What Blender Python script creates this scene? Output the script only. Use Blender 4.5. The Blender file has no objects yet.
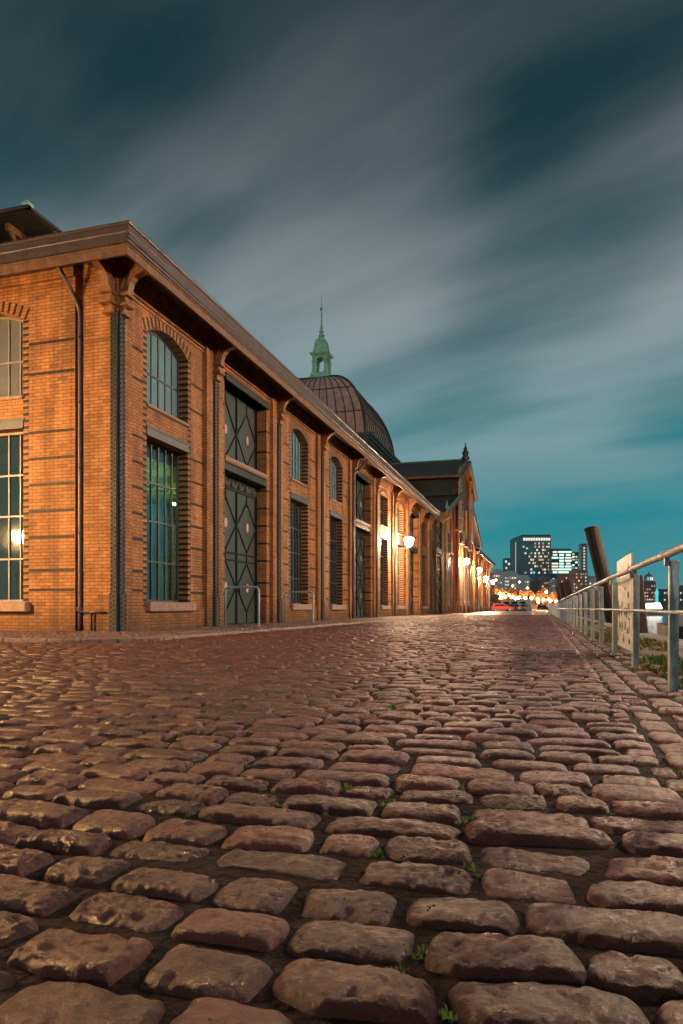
import bpy, math, random
import numpy as np
from mathutils import Vector
random.seed(7); rng = np.random.default_rng(11)
R = math.radians
scn = bpy.context.scene
COL = scn.collection
scn.render.engine = 'CYCLES'
scn.view_settings.view_transform = 'Standard'
scn.view_settings.look = 'None'
scn.view_settings.exposure = 0.0
scn.view_settings.gamma = 1.0

# ------------------------------------------------------------------ camera
TH = math.atan(201.5/683.0); S_, C_ = math.sin(TH), math.cos(TH)
cam = bpy.data.objects.new('camera', bpy.data.cameras.new('camera')); COL.objects.link(cam)
cam.location = (0, 0, 0.6); cam.rotation_euler = (R(90), 0, TH)
cam.data.sensor_width = 36; cam.data.lens = 24.01; cam.data.shift_y = 96/1024
cam.data.clip_start = 0.05; cam.data.clip_end = 5000
scn.camera = cam
HZ = 608.0
def at(px, D, y=None):
    """world point for a picture column at depth D (used at design time to lay out the far shore)"""
    u = (px-341.5)/683
    return D*(-S_+C_*u), D*(C_+S_*u), (0 if y is None else .6+(HZ-y)/683*D)

# ------------------------------------------------------------------ mesh builder
class MB:
    def __init__(s): s.v=[]; s.f=[]; s.m=[]
    def face(s, pts, m=0):
        n=len(s.v); s.v += [tuple(p) for p in pts]; s.f.append(tuple(range(n,n+len(pts)))); s.m.append(m)
    def box(s, x0,x1,y0,y1,z0,z1, m=0):
        n=len(s.v)
        s.v += [(x0,y0,z0),(x1,y0,z0),(x1,y1,z0),(x0,y1,z0),(x0,y0,z1),(x1,y0,z1),(x1,y1,z1),(x0,y1,z1)]
        for q in ((0,3,2,1),(4,5,6,7),(0,1,5,4),(1,2,6,5),(2,3,7,6),(3,0,4,7)):
            s.f.append(tuple(n+i for i in q)); s.m.append(m)
    def bar(s, p, q, w, h=None, m=0):
        """square bar from p to q"""
        p=Vector(p); q=Vector(q); h=h or w; d=(q-p).normalized()
        a=d.cross(Vector((0,0,1)))
        if a.length<.01: a=Vector((1,0,0))
        a.normalize(); b=d.cross(a)
        n=len(s.v)
        for c in (p,q):
            for i,j in ((-1,-1),(1,-1),(1,1),(-1,1)): s.v.append(tuple(c+a*i*w/2+b*j*h/2))
        for k in ((0,1,2,3),(7,6,5,4),(0,4,5,1),(1,5,6,2),(2,6,7,3),(3,7,4,0)):
            s.f.append(tuple(n+i for i in k)); s.m.append(m)
    def tube(s, path, r, n=10, m=0, caps=True):
        path=[Vector(p) for p in path]; rs = r if isinstance(r,(list,tuple)) else [r]*len(path)
        base=len(s.v); up=Vector((0,0,1))
        t0=(path[1]-path[0]).normalized(); a=t0.cross(up)
        if a.length<.05: a=t0.cross(Vector((0,1,0)))
        a.normalize()
        for i,p in enumerate(path):
            t=(path[min(i+1,len(path)-1)]-path[max(i-1,0)]).normalized()
            a=(a-t*a.dot(t)).normalized(); b=t.cross(a)
            for k in range(n):
                an=2*math.pi*k/n; s.v.append(tuple(p+(a*math.cos(an)+b*math.sin(an))*rs[i]))
        for i in range(len(path)-1):
            for k in range(n):
                s.f.append((base+i*n+k, base+i*n+(k+1)%n, base+(i+1)*n+(k+1)%n, base+(i+1)*n+k)); s.m.append(m)
        if caps:
            s.f.append(tuple(base+k for k in range(n))); s.m.append(m)
            s.f.append(tuple(base+(len(path)-1)*n+k for k in range(n))); s.m.append(m)
    def lathe(s, prof, n=12, c=(0,0,0), m=0, rot=0):
        base=len(s.v)
        for r,z in prof:
            for k in range(n):
                an=rot+2*math.pi*k/n; s.v.append((c[0]+r*math.cos(an), c[1]+r*math.sin(an), c[2]+z))
        for i in range(len(prof)-1):
            for k in range(n):
                s.f.append((base+i*n+k, base+i*n+(k+1)%n, base+(i+1)*n+(k+1)%n, base+(i+1)*n+k)); s.m.append(m)
        s.f.append(tuple(base+k for k in range(n))); s.m.append(m)
        s.f.append(tuple(base+(len(prof)-1)*n+k for k in range(n))); s.m.append(m)
    def extr(s, poly, f, a, b, m=0):
        """polygon of 2-D points swept from a to b; f(u,v,w)->xyz"""
        n=len(s.v); k=len(poly)
        s.v += [f(u,v,a) for u,v in poly]+[f(u,v,b) for u,v in poly]
        s.f.append(tuple(n+i for i in range(k))); s.m.append(m)
        s.f.append(tuple(n+k+i for i in range(k))); s.m.append(m)
        for i in range(k):
            j=(i+1)%k; s.f.append((n+i,n+j,n+k+j,n+k+i)); s.m.append(m)
    def build(s, name, mats, parent=None, loc=(0,0,0), smooth=False, kind=None, label=None, cat=None, group=None, rz=0, bevel=0):
        me=bpy.data.meshes.new(name); me.from_pydata(s.v, [], s.f)
        if not isinstance(mats,(list,tuple)): mats=[mats]
        for mt in mats: me.materials.append(mt)
        me.polygons.foreach_set('material_index', s.m)
        if smooth: me.polygons.foreach_set('use_smooth', [True]*len(s.f))
        me.update()
        o=bpy.data.objects.new(name, me); COL.objects.link(o)
        o.location=loc; o.rotation_euler=(0,0,rz)
        if parent: o.parent=parent
        if bevel:
            b=o.modifiers.new('bevel','BEVEL'); b.width=bevel; b.segments=1; b.limit_method='ANGLE'
        tag(o,label,cat,group,kind)
        return o
def tag(o,label=None,cat=None,group=None,kind=None):
    if label: o['label']=label
    if cat: o['category']=cat
    if group: o['group']=group
    if kind: o['kind']=kind
    return o
def thing(name, loc, label, cat, group=None, rz=0):
    o=bpy.data.objects.new(name,None); COL.objects.link(o); o.location=loc; o.rotation_euler=(0,0,rz)
    o.empty_display_size=.2
    return tag(o,label,cat,group)
def copy_tree(o, parent=None):
    c=o.copy(); COL.objects.link(c); c.parent=parent
    for ch in list(o.children):
        copy_tree(ch,c)
    return c
def put(o, parent, loc, rz=0, first=[None]):
    c=copy_tree(o, parent); c.location=loc; c.rotation_euler=(0,0,rz); return c
def drop(o):
    for ch in list(o.children): drop(ch)
    bpy.data.objects.remove(o)

# ------------------------------------------------------------------ materials
def mat(name, col, rough=.6, metal=0, spec=.5, noise=0, nscale=3, bump=0, bscale=20, col2=None, emit=None, estr=0, stretch=None):
    m=bpy.data.materials.new(name); m.use_nodes=True; nt=m.node_tree; N=nt.nodes; L=nt.links
    b=N['Principled BSDF']
    b.inputs['Base Color'].default_value=(*col,1); b.inputs['Roughness'].default_value=rough
    b.inputs['Metallic'].default_value=metal; b.inputs['Specular IOR Level'].default_value=spec
    if emit:
        b.inputs['Emission Color'].default_value=(*emit,1); b.inputs['Emission Strength'].default_value=estr
    if noise or bump or col2:
        g=N.new('ShaderNodeNewGeometry'); mp=N.new('ShaderNodeMapping'); L.new(g.outputs['Position'],mp.inputs[0])
        if stretch: mp.inputs['Scale'].default_value=stretch
    if noise or col2:
        n=N.new('ShaderNodeTexNoise'); n.inputs['Scale'].default_value=nscale; n.inputs['Detail'].default_value=6; n.inputs['Roughness'].default_value=.65
        L.new(mp.outputs[0],n.inputs['Vector'])
        r=N.new('ShaderNodeValToRGB'); r.color_ramp.elements[0].position=.3; r.color_ramp.elements[1].position=.7
        c2=col2 or tuple(c*(1-noise) for c in col)
        r.color_ramp.elements[0].color=(*c2,1); r.color_ramp.elements[1].color=(*[min(1,c*(1+noise*.4)) for c in col],1)
        L.new(n.outputs[0],r.inputs[0]); L.new(r.outputs[0],b.inputs['Base Color'])
        mr=N.new('ShaderNodeMapRange'); mr.inputs['To Min'].default_value=min(1,rough+.12); mr.inputs['To Max'].default_value=max(.05,rough-.1)
        L.new(n.outputs[0],mr.inputs[0]); L.new(mr.outputs[0],b.inputs['Roughness'])
    if bump:
        n2=N.new('ShaderNodeTexNoise'); n2.inputs['Scale'].default_value=bscale; n2.inputs['Detail'].default_value=5
        L.new(mp.outputs[0],n2.inputs['Vector'])
        bp=N.new('ShaderNodeBump'); bp.inputs['Strength'].default_value=bump; bp.inputs['Distance'].default_value=.02
        L.new(n2.outputs[0],bp.inputs['Height']); L.new(bp.outputs[0],b.inputs['Normal'])
    return m
def brick_mat(name, c1, c2, mortar, dirt=.5):
    m=bpy.data.materials.new(name); m.use_nodes=True; nt=m.node_tree; N=nt.nodes; L=nt.links; b=N['Principled BSDF']
    g=N.new('ShaderNodeNewGeometry'); sp=N.new('ShaderNodeSeparateXYZ'); L.new(g.outputs['Position'],sp.inputs[0])
    sn=N.new('ShaderNodeSeparateXYZ'); L.new(g.outputs['True Normal'],sn.inputs[0])
    ab=N.new('ShaderNodeMath'); ab.operation='ABSOLUTE'; L.new(sn.outputs[0],ab.inputs[0])
    gt=N.new('ShaderNodeMath'); gt.operation='GREATER_THAN'; gt.inputs[1].default_value=.6; L.new(ab.outputs[0],gt.inputs[0])
    mx=N.new('ShaderNodeMix'); mx.data_type='FLOAT'; L.new(gt.outputs[0],mx.inputs[0]); L.new(sp.outputs[0],mx.inputs[2]); L.new(sp.outputs[1],mx.inputs[3])
    cb=N.new('ShaderNodeCombineXYZ'); L.new(mx.outputs[0],cb.inputs[0]); L.new(sp.outputs[2],cb.inputs[1])
    wn=N.new('ShaderNodeTexNoise'); wn.inputs['Scale'].default_value=6; L.new(g.outputs['Position'],wn.inputs['Vector'])
    va=N.new('ShaderNodeVectorMath'); va.operation='MULTIPLY_ADD'; va.inputs[1].default_value=(.012,.012,0); L.new(wn.outputs['Color'],va.inputs[0]); L.new(cb.outputs[0],va.inputs[2])
    t=N.new('ShaderNodeTexBrick'); t.inputs['Scale'].default_value=1; t.inputs['Brick Width'].default_value=.255; t.inputs['Row Height'].default_value=.083
    t.inputs['Mortar Size'].default_value=.0125; t.inputs['Mortar Smooth'].default_value=.3; t.inputs['Bias'].default_value=0
    t.inputs['Color1'].default_value=(*c1,1); t.inputs['Color2'].default_value=(*c2,1); t.inputs['Mortar'].default_value=(*mortar,1)
    L.new(va.outputs[0],t.inputs['Vector'])
    # every so often a burnt, darker brick
    t2=N.new('ShaderNodeTexBrick'); t2.inputs['Scale'].default_value=1; t2.inputs['Brick Width'].default_value=.255; t2.inputs['Row Height'].default_value=.083
    t2.inputs['Mortar Size'].default_value=0; t2.inputs['Color1'].default_value=(0,0,0,1); t2.inputs['Color2'].default_value=(1,1,1,1)
    vb=N.new('ShaderNodeVectorMath'); vb.operation='ADD'; vb.inputs[1].default_value=(25.5*.255*2,83*.083*2,0); L.new(va.outputs[0],vb.inputs[0]); L.new(vb.outputs[0],t2.inputs['Vector'])
    rr=N.new('ShaderNodeMapRange'); rr.inputs['From Min'].default_value=.0; rr.inputs['From Max'].default_value=.2; rr.inputs['To Min'].default_value=.68; rr.inputs['To Max'].default_value=1
    L.new(t2.outputs['Color'],rr.inputs[0])
    n=N.new('ShaderNodeTexNoise'); n.inputs['Scale'].default_value=.9; n.inputs['Detail'].default_value=7; n.inputs['Roughness'].default_value=.62; L.new(g.outputs['Position'],n.inputs['Vector'])
    r=N.new('ShaderNodeMapRange'); r.inputs['From Min'].default_value=.35; r.inputs['From Max'].default_value=.65; r.inputs['To Min'].default_value=1-dirt; r.inputs['To Max'].default_value=1.12; L.new(n.outputs[0],r.inputs[0])
    mm=N.new('ShaderNodeMath'); mm.operation='MULTIPLY'; L.new(rr.outputs[0],mm.inputs[0]); L.new(r.outputs[0],mm.inputs[1])
    mp=N.new('ShaderNodeMapping'); mp.inputs['Scale'].default_value=(2.2,2.2,.22); L.new(g.outputs['Position'],mp.inputs[0]); nn=N.new('ShaderNodeTexNoise'); nn.inputs['Scale'].default_value=1; nn.inputs['Detail'].default_value=8; nn.inputs['Roughness'].default_value=.7; L.new(mp.outputs[0],nn.inputs['Vector'])
    r3=N.new('ShaderNodeMapRange'); r3.inputs['From Min'].default_value=.38; r3.inputs['From Max'].default_value=.56; r3.inputs['To Min'].default_value=.62; r3.inputs['To Max'].default_value=1.06; L.new(nn.outputs[0],r3.inputs[0])
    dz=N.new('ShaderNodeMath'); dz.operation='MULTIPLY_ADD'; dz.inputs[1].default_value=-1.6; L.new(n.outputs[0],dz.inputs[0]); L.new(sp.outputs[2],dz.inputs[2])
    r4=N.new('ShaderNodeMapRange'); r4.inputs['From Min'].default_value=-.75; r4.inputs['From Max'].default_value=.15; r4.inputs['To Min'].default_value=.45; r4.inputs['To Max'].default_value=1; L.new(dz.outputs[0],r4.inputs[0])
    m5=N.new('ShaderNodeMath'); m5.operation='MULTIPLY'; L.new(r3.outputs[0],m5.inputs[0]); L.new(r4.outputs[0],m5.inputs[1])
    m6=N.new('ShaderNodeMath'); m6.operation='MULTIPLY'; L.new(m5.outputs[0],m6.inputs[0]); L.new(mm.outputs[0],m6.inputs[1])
    mu=N.new('ShaderNodeVectorMath'); mu.operation='SCALE'; L.new(t.outputs['Color'],mu.inputs[0]); L.new(m6.outputs[0],mu.inputs[3])
    L.new(mu.outputs[0],b.inputs['Base Color'])
    b.inputs['Roughness'].default_value=.75
    n3=N.new('ShaderNodeTexNoise'); n3.inputs['Scale'].default_value=60; L.new(g.outputs['Position'],n3.inputs['Vector'])
    ad=N.new('ShaderNodeMath'); ad.operation='MULTIPLY_ADD'; ad.inputs[1].default_value=-1; L.new(t.outputs['Fac'],ad.inputs[0]); 
    sc=N.new('ShaderNodeMath'); sc.operation='MULTIPLY'; sc.inputs[1].default_value=.5; L.new(n3.outputs[0],sc.inputs[0]); L.new(sc.outputs[0],ad.inputs[2])
    bp=N.new('ShaderNodeBump'); bp.inputs['Strength'].default_value=.8; bp.inputs['Distance'].default_value=.008; L.new(ad.outputs[0],bp.inputs['Height']); L.new(bp.outputs[0],b.inputs['Normal'])
    return m
def stone_mat(name, dark, light, rough):
    m=bpy.data.materials.new(name); m.use_nodes=True; nt=m.node_tree; N=nt.nodes; L=nt.links; b=N['Principled BSDF']
    g=N.new('ShaderNodeNewGeometry')
    n=N.new('ShaderNodeTexNoise'); n.inputs['Scale'].default_value=9; n.inputs['Detail'].default_value=8; n.inputs['Roughness'].default_value=.7; L.new(g.outputs['Position'],n.inputs['Vector'])
    ad=N.new('ShaderNodeMath'); ad.operation='MULTIPLY_ADD'; ad.inputs[1].default_value=.45; L.new(g.outputs['Random Per Island'],ad.inputs[0]); L.new(n.outputs[0],ad.inputs[2])
    r=N.new('ShaderNodeValToRGB'); r.color_ramp.elements[0].position=.45; r.color_ramp.elements[1].position=.95
    r.color_ramp.elements[0].color=(*dark,1); r.color_ramp.elements[1].color=(*light,1); L.new(ad.outputs[0],r.inputs[0]); hr=N.new('ShaderNodeMath'); hr.operation='MULTIPLY'; hr.inputs[1].default_value=37.7; L.new(g.outputs['Random Per Island'],hr.inputs[0]); fx=N.new('ShaderNodeMath'); fx.operation='FRACT'; L.new(hr.outputs[0],fx.inputs[0]); tr=N.new('ShaderNodeValToRGB'); tr.color_ramp.elements[0].color=(1.10,.88,.80,1); tr.color_ramp.elements[1].color=(.94,.97,1.0,1); L.new(fx.outputs[0],tr.inputs[0]); vm=N.new('ShaderNodeVectorMath'); vm.operation='MULTIPLY'; L.new(r.outputs[0],vm.inputs[0]); L.new(tr.outputs[0],vm.inputs[1]); L.new(vm.outputs[0],b.inputs['Base Color'])
    # coarse patches in the gloss
    n2=N.new('ShaderNodeTexNoise'); n2.inputs['Scale'].default_value=30; n2.inputs['Detail'].default_value=6; L.new(g.outputs['Position'],n2.inputs['Vector'])
    mr=N.new('ShaderNodeMapRange'); mr.inputs['From Min'].default_value=.3; mr.inputs['From Max'].default_value=.7; mr.inputs['To Min'].default_value=rough-.1; mr.inputs['To Max'].default_value=rough+.2
    L.new(n2.outputs[0],mr.inputs[0]); L.new(mr.outputs[0],b.inputs['Roughness'])
    n3=N.new('ShaderNodeTexNoise'); n3.inputs['Scale'].default_value=70; n3.inputs['Detail'].default_value=10; n3.inputs['Roughness'].default_value=.72; L.new(g.outputs['Position'],n3.inputs['Vector'])
    vo=N.new('ShaderNodeTexVoronoi'); vo.inputs['Scale'].default_value=38; vo.inputs['Randomness'].default_value=1; L.new(g.outputs['Position'],vo.inputs['Vector'])
    vr=N.new('ShaderNodeMapRange'); vr.inputs['From Min'].default_value=.0; vr.inputs['From Max'].default_value=.28; L.new(vo.outputs['Distance'],vr.inputs[0])
    s2=N.new('ShaderNodeMath'); s2.operation='MULTIPLY_ADD'; s2.inputs[1].default_value=.22; L.new(vr.outputs[0],s2.inputs[0]); L.new(n3.outputs[0],s2.inputs[2])
    bp=N.new('ShaderNodeBump'); bp.inputs['Strength'].default_value=1; bp.inputs['Distance'].default_value=.018; L.new(s2.outputs[0],bp.inputs['Height']); L.new(bp.outputs[0],b.inputs['Normal'])
    b.inputs['Specular IOR Level'].default_value=.48
    return m
def glass_mat(name, tint, refl=.35, body=(.02,.03,.03), bodyfac=.3):
    m=bpy.data.materials.new(name); m.use_nodes=True; nt=m.node_tree; N=nt.nodes; L=nt.links; N.clear()
    out=N.new('ShaderNodeOutputMaterial'); tr=N.new('ShaderNodeBsdfTransparent'); tr.inputs[0].default_value=(*tint,1)
    df=N.new('ShaderNodeBsdfDiffuse'); df.inputs[0].default_value=(*body,1)
    gl=N.new('ShaderNodeBsdfGlossy'); gl.inputs['Roughness'].default_value=.04
    m1=N.new('ShaderNodeMixShader'); m1.inputs[0].default_value=bodyfac; L.new(tr.outputs[0],m1.inputs[1]); L.new(df.outputs[0],m1.inputs[2])
    fr=N.new('ShaderNodeFresnel'); fr.inputs[0].default_value=1.5
    g=N.new('ShaderNodeNewGeometry'); n=N.new('ShaderNodeTexNoise'); n.inputs['Scale'].default_value=1.7; L.new(g.outputs['Position'],n.inputs['Vector'])
    bp=N.new('ShaderNodeBump'); bp.inputs['Strength'].default_value=.12; bp.inputs['Distance'].default_value=.03; L.new(n.outputs[0],bp.inputs['Height']); L.new(bp.outputs[0],gl.inputs['Normal'])
    ad=N.new('ShaderNodeMath'); ad.operation='MULTIPLY_ADD'; ad.inputs[1].default_value=1.6; ad.inputs[2].default_value=refl*.3; ad.use_clamp=True; L.new(fr.outputs[0],ad.inputs[0])
    m2=N.new('ShaderNodeMixShader'); L.new(ad.outputs[0],m2.inputs[0]); L.new(m1.outputs[0],m2.inputs[1]); L.new(gl.outputs[0],m2.inputs[2]); L.new(m2.outputs[0],out.inputs[0])
    return m
def emis(name, col, st):
    m=bpy.data.materials.new(name); m.use_nodes=True; N=m.node_tree.nodes; N.clear()
    o=N.new('ShaderNodeOutputMaterial'); e=N.new('ShaderNodeEmission'); e.inputs[0].default_value=(*col,1); e.inputs[1].default_value=st
    m.node_tree.links.new(e.outputs[0],o.inputs[0]); return m

M=dict(
 brick=brick_mat('brick',(.50,.215,.055),(.38,.145,.035),(.17,.10,.06),.35),
 darkbrick=mat('dark_brick',(.02,.018,.02),.6,spec=.3,noise=.5,nscale=8,bump=.3,bscale=30),
 archbrick=mat('arch_brick',(.16,.085,.055),.7,noise=.4,nscale=12,bump=.4),
 corbel=mat('bracket_wood',(.24,.105,.035),.55,noise=.6,nscale=9,bump=.5,bscale=30),
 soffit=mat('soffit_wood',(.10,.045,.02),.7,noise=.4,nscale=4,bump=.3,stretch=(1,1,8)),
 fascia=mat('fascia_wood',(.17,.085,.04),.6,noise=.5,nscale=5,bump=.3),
 gutter=mat('gutter_metal',(.075,.052,.052),.45,metal=.15,noise=.45,nscale=2.5),
 steelcol=mat('column_paint',(.036,.043,.044),.55,spec=.35,noise=.35,nscale=4),
 steellit=mat('grey_painted_lintel',(.075,.095,.10),.45,noise=.3,nscale=5),
 steel=mat('green_painted_steel',(.022,.032,.032),.5,spec=.35,noise=.4,nscale=6,bump=.25,bscale=25),
 door=mat('door_paint',(.05,.068,.063),.33,noise=.35,nscale=4,bump=.15,bscale=12),
 doorbar=mat('door_bar',(.012,.015,.015),.6,spec=.25),
 rosette=mat('pale_rosette',(.55,.42,.36),.5,noise=.3,nscale=40),
 frame=mat('window_frame',(.26,.24,.24),.4,noise=.3,nscale=15),
 framedark=mat('window_frame_dark',(.07,.075,.075),.4,noise=.3,nscale=15),
 sill=mat('sill_stone',(.30,.20,.16),.65,noise=.35,nscale=7,bump=.4),
 frostlit=mat('lit_frosted_glass',(.10,.15,.15),.14,noise=.3,nscale=2.2,spec=.9,emit=(.35,.62,.60),estr=.13),
 frost=mat('frosted_glass',(.12,.13,.125),.22,noise=.25,nscale=2.2,spec=.8),
 glass=glass_mat('window_glass',(.75,.95,.92),bodyfac=.25),
 glassdark=glass_mat('dark_window_glass',(.3,.4,.4),bodyfac=.75),
 pipe=mat('downpipe_metal',(.12,.09,.085),.45,metal=.3,noise=.3,nscale=8),
 redpipe=mat('red_pipe',(.3,.05,.03),.5,noise=.3),
 roof=mat('roof_sheet',(.035,.022,.018),.6,noise=.4,nscale=2),
 darkwall=mat('clerestory_boards',(.035,.04,.04),.7,noise=.5,nscale=1.5,bump=.3),
 copper=mat('brown_copper',(.56,.30,.225),.5,metal=.1,noise=.4,nscale=1.1,bump=.1,bscale=3),
 coppergrey=mat('weathered_rib',(.045,.03,.028),.5,noise=.3),
 verd=mat('verdigris',(.44,.76,.52),.6,noise=.45,nscale=3),
 verdtrim=mat('verdigris_trim',(.10,.20,.13),.6,noise=.5,nscale=2),
 cornice=mat('dome_cornice',(.055,.085,.075),.55,noise=.35,nscale=2),
 orangewood=mat('orange_timber',(.38,.12,.03),.6,noise=.45,nscale=4,stretch=(1,6,1)),
 palepost=mat('pale_carved_timber',(.33,.31,.31),.6,noise=.7,nscale=7),
 rail=mat('galvanised_rail',(.38,.45,.56),.45,metal=.15,noise=.45,nscale=9,bump=.2,bscale=60),
 post=mat('pale_green_post',(.33,.41,.42),.45,metal=.1,noise=.5,nscale=7,bump=.25,bscale=50),
 pile=mat('pile_timber',(.026,.018,.015),.8,noise=.6,nscale=3,bump=1,bscale=9,stretch=(6,6,.6)),
 soil=mat('joint_soil',(.020,.012,.009),.9,spec=.2,bump=.8,bscale=40,col2=(.006,.004,.003),nscale=14),
 stone=stone_mat('cobble_stone',(.031,.0100,.0092),(.122,.041,.034),.36),
 stone2=stone_mat('edge_stone',(.07,.045,.038),(.18,.12,.10),.45),
 kerb=mat('kerb_granite',(.24,.17,.15),.6,noise=.4,nscale=9,bump=.5,bscale=30),
 quay=mat('quay_concrete',(.16,.13,.12),.6,noise=.4,nscale=2,bump=.4),
 dirt=mat('verge_dirt',(.07,.045,.03),.9,bump=.9,bscale=25,col2=(.03,.022,.015),nscale=6),
 moss=mat('moss',(.17,.24,.03),.7,noise=.5,nscale=30),
 grassg=mat('grass_green',(.07,.15,.02),.6,noise=.5,nscale=5),
 grassr=mat('grass_rust',(.20,.08,.02),.7,noise=.5,nscale=5),
 lampiron=mat('lamp_iron',(.03,.03,.03),.45),
 glow=emis('lamp_glow',(1,.62,.36),1100),
 white=mat('white_board',(.66,.76,.88),.5,col2=(.40,.44,.50),nscale=5),
 sticker=mat('sticker_teal',(.03,.09,.09),.5),
 stickerdark=mat('sticker_dark',(.05,.03,.03),.5),
)
def island_variation(): pass

# ------------------------------------------------------------------ numpy value noise
_tab = rng.random(65536)
def vnoise(x,y,z=0.):
    x=np.asarray(x,float); y=np.asarray(y,float); z=np.asarray(z,float)+x*0
    xi=np.floor(x).astype(np.int64); yi=np.floor(y).astype(np.int64); zi=np.floor(z).astype(np.int64)
    fx=x-xi; fy=y-yi; fz=z-zi
    fx=fx*fx*(3-2*fx); fy=fy*fy*(3-2*fy); fz=fz*fz*(3-2*fz)
    def h(a,b,c): return _tab[((a*73856093)^(b*19349663)^(c*83492791))&65535]
    r=0
    for dx in (0,1):
        for dy in (0,1):
            for dz in (0,1):
                w=(fx if dx else 1-fx)*(fy if dy else 1-fy)*(fz if dz else 1-fz)
                r=r+w*h(xi+dx,yi+dy,zi+dz)
    return r*2-1

def np_mesh(name, V, F, mats, smooth=True, **kw):
    me=bpy.data.meshes.new(name); nv=len(V); nf=len(F)
    me.vertices.add(nv); me.vertices.foreach_set('co', V.astype(np.float32).ravel())
    me.loops.add(nf*4); me.loops.foreach_set('vertex_index', F.astype(np.int32).ravel())
    me.polygons.add(nf); me.polygons.foreach_set('loop_start', np.arange(0,nf*4,4,dtype=np.int32)); me.polygons.foreach_set('loop_total', np.full(nf,4,np.int32))
    me.polygons.foreach_set('use_smooth', np.full(nf,smooth))
    for m in (mats if isinstance(mats,(list,tuple)) else [mats]): me.materials.append(m)
    me.update(calc_edges=True); me.validate()
    o=bpy.data.objects.new(name,me); COL.objects.link(o); tag(o,**kw); return o

def ground_z(x,y):
    near=np.clip(1-np.hypot(x,y)/40,0,1)
    return .012*vnoise(x*.8,y*.8,3.3)*near + .02*vnoise(x*.25,y*.25,1.7)*near

def stones_mesh(P, nu, nv, seed):
    """P rows: cx, cy, half-length, half-width, rot, z offset, roundness, tilt ; returns verts, faces"""
    n=len(P); cx,cy,a,b,rot,z0,kr,tx,ty,hh=[P[:,i][:,None,None] for i in range(10)]
    def sp(k):
        t=np.linspace(-1,1,k); return np.sign(t)*(1-(1-np.abs(t))**1.7)
    U,Vv=np.meshgrid(sp(nu),sp(nv),indexing='ij'); U=U[None]; Vv=Vv[None]
    x=a*U*(1-kr*np.abs(Vv)**4); y=b*Vv*(1-kr*1.2*np.abs(U)**6)
    c,s=np.cos(rot),np.sin(rot)
    X=cx+c*x-s*y; Y=cy+s*x+c*y
    sid=rng.random(n)[:,None,None]*97
    ed=np.maximum(np.abs(U),np.abs(Vv))**3
    big=vnoise(X*9,Y*9,sid)*.017+vnoise(X*23,Y*23,sid)*.006
    big2=vnoise(X*9+40,Y*9,sid)*.013+vnoise(X*23+40,Y*23,sid)*.005
    X=X+big*ed; Y=Y+big2*ed
    e=(1-np.abs(U)**12)*(1-np.abs(Vv)**9); e=np.clip(e,0,1)**.40
    z=-.055+(.055+hh)*e+z0*.7 + (tx*U+ty*Vv)*e - .004*(U*U+Vv*Vv)*e
    if nu>=9:
        z=z+e*(vnoise(X*11,Y*11,sid)*.0036)
    if nu>=14:
        z=z+e*(vnoise(X*42,Y*42,sid)*.0030+vnoise(X*95,Y*95,sid)*.0026)
        pit=vnoise(X*34+9,Y*34,sid); z=z-e*np.clip(pit-.45,0,1)*.016
    Z=z+ground_z(X,Y)
    V=np.stack([X+0*Z,Y+0*Z,Z],-1).reshape(-1,3)
    i=np.arange(nu-1)[:,None]; j=np.arange(nv-1)[None]
    q=np.stack([i*nv+j,(i+1)*nv+j,(i+1)*nv+j+1,i*nv+j+1],-1).reshape(1,-1,4)
    F=(q+(np.arange(n)*nu*nv)[:,None,None]).reshape(-1,4)
    return V,F

def xlim(y):      # left edge of the road, at the building's kerb
    if y<10.05: return -(1.12*y+2.2)
    return -6.78 if y>11.6 else -6.78-1.6*max(0,(11.0-y))**2
P=[]; y=.25
while y<62:
    pitch=random.uniform(.150,.185); x=xlim(y)-random.random()*.2
    while x<.44:
        l=random.choice((random.uniform(.22,.32),random.uniform(.26,.40),random.uniform(.16,.26)))
        if x+l>.46: l=max(.10,.46-x)
        gap=random.uniform(.008,.018)
        wob=.035*math.sin(x*1.1+1.0)+.02*math.sin(x*2.7+y*.4)
        slope=.0385*math.cos(x*1.1+1)+.05*math.cos(x*2.7+y*.4)
        P.append((x+l/2,y+wob+random.uniform(-.008,.008),(l-gap)/2,(pitch*random.uniform(.92,1.0)-gap-.006)/2,slope+random.gauss(0,.035),random.gauss(0,.006),random.uniform(.02,.15),random.gauss(0,.003),random.gauss(0,.003),random.uniform(.0,.004)))
        x+=l
    y+=pitch
# two courses of long stones beside the kerb, laid along the road
for cxk,w in ((.555,.17),(.735,.165),(.915,.17),(1.095,.165)):
    y=.4
    while y<58:
        l=random.uniform(.2,.36)
        if not (cxk>.85 and random.random()<.25 and y>4):
            P.append((cxk+random.gauss(0,.006),y+l/2,(w-.02)/2,(l-.02)/2,random.gauss(0,.03),random.gauss(-.004,.007),random.uniform(.06,.16),random.gauss(0,.003),random.gauss(0,.004),.003))
        y+=l
P=np.array(P)
D=np.hypot(P[:,0],P[:,1])
fr=(P[:,0]>-(1.12*P[:,1]+2.3))
P=P[fr]; D=D[fr]
allV=[];allF=[];off=0
for lo,hi,nu,nv in ((0,2.4,56,36),(2.4,4.6,32,20),(4.6,9.5,16,11),(9.5,22,9,7),(22,70,6,5)):
    Q=P[(D>=lo)&(D<hi)]
    if len(Q)==0: continue
    V,F=stones_mesh(Q,nu,nv,1); allV.append(V); allF.append(F+off); off+=len(V)
np_mesh('cobblestone_road', np.concatenate(allV), np.concatenate(allF), M['stone'], kind='structure')
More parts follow.
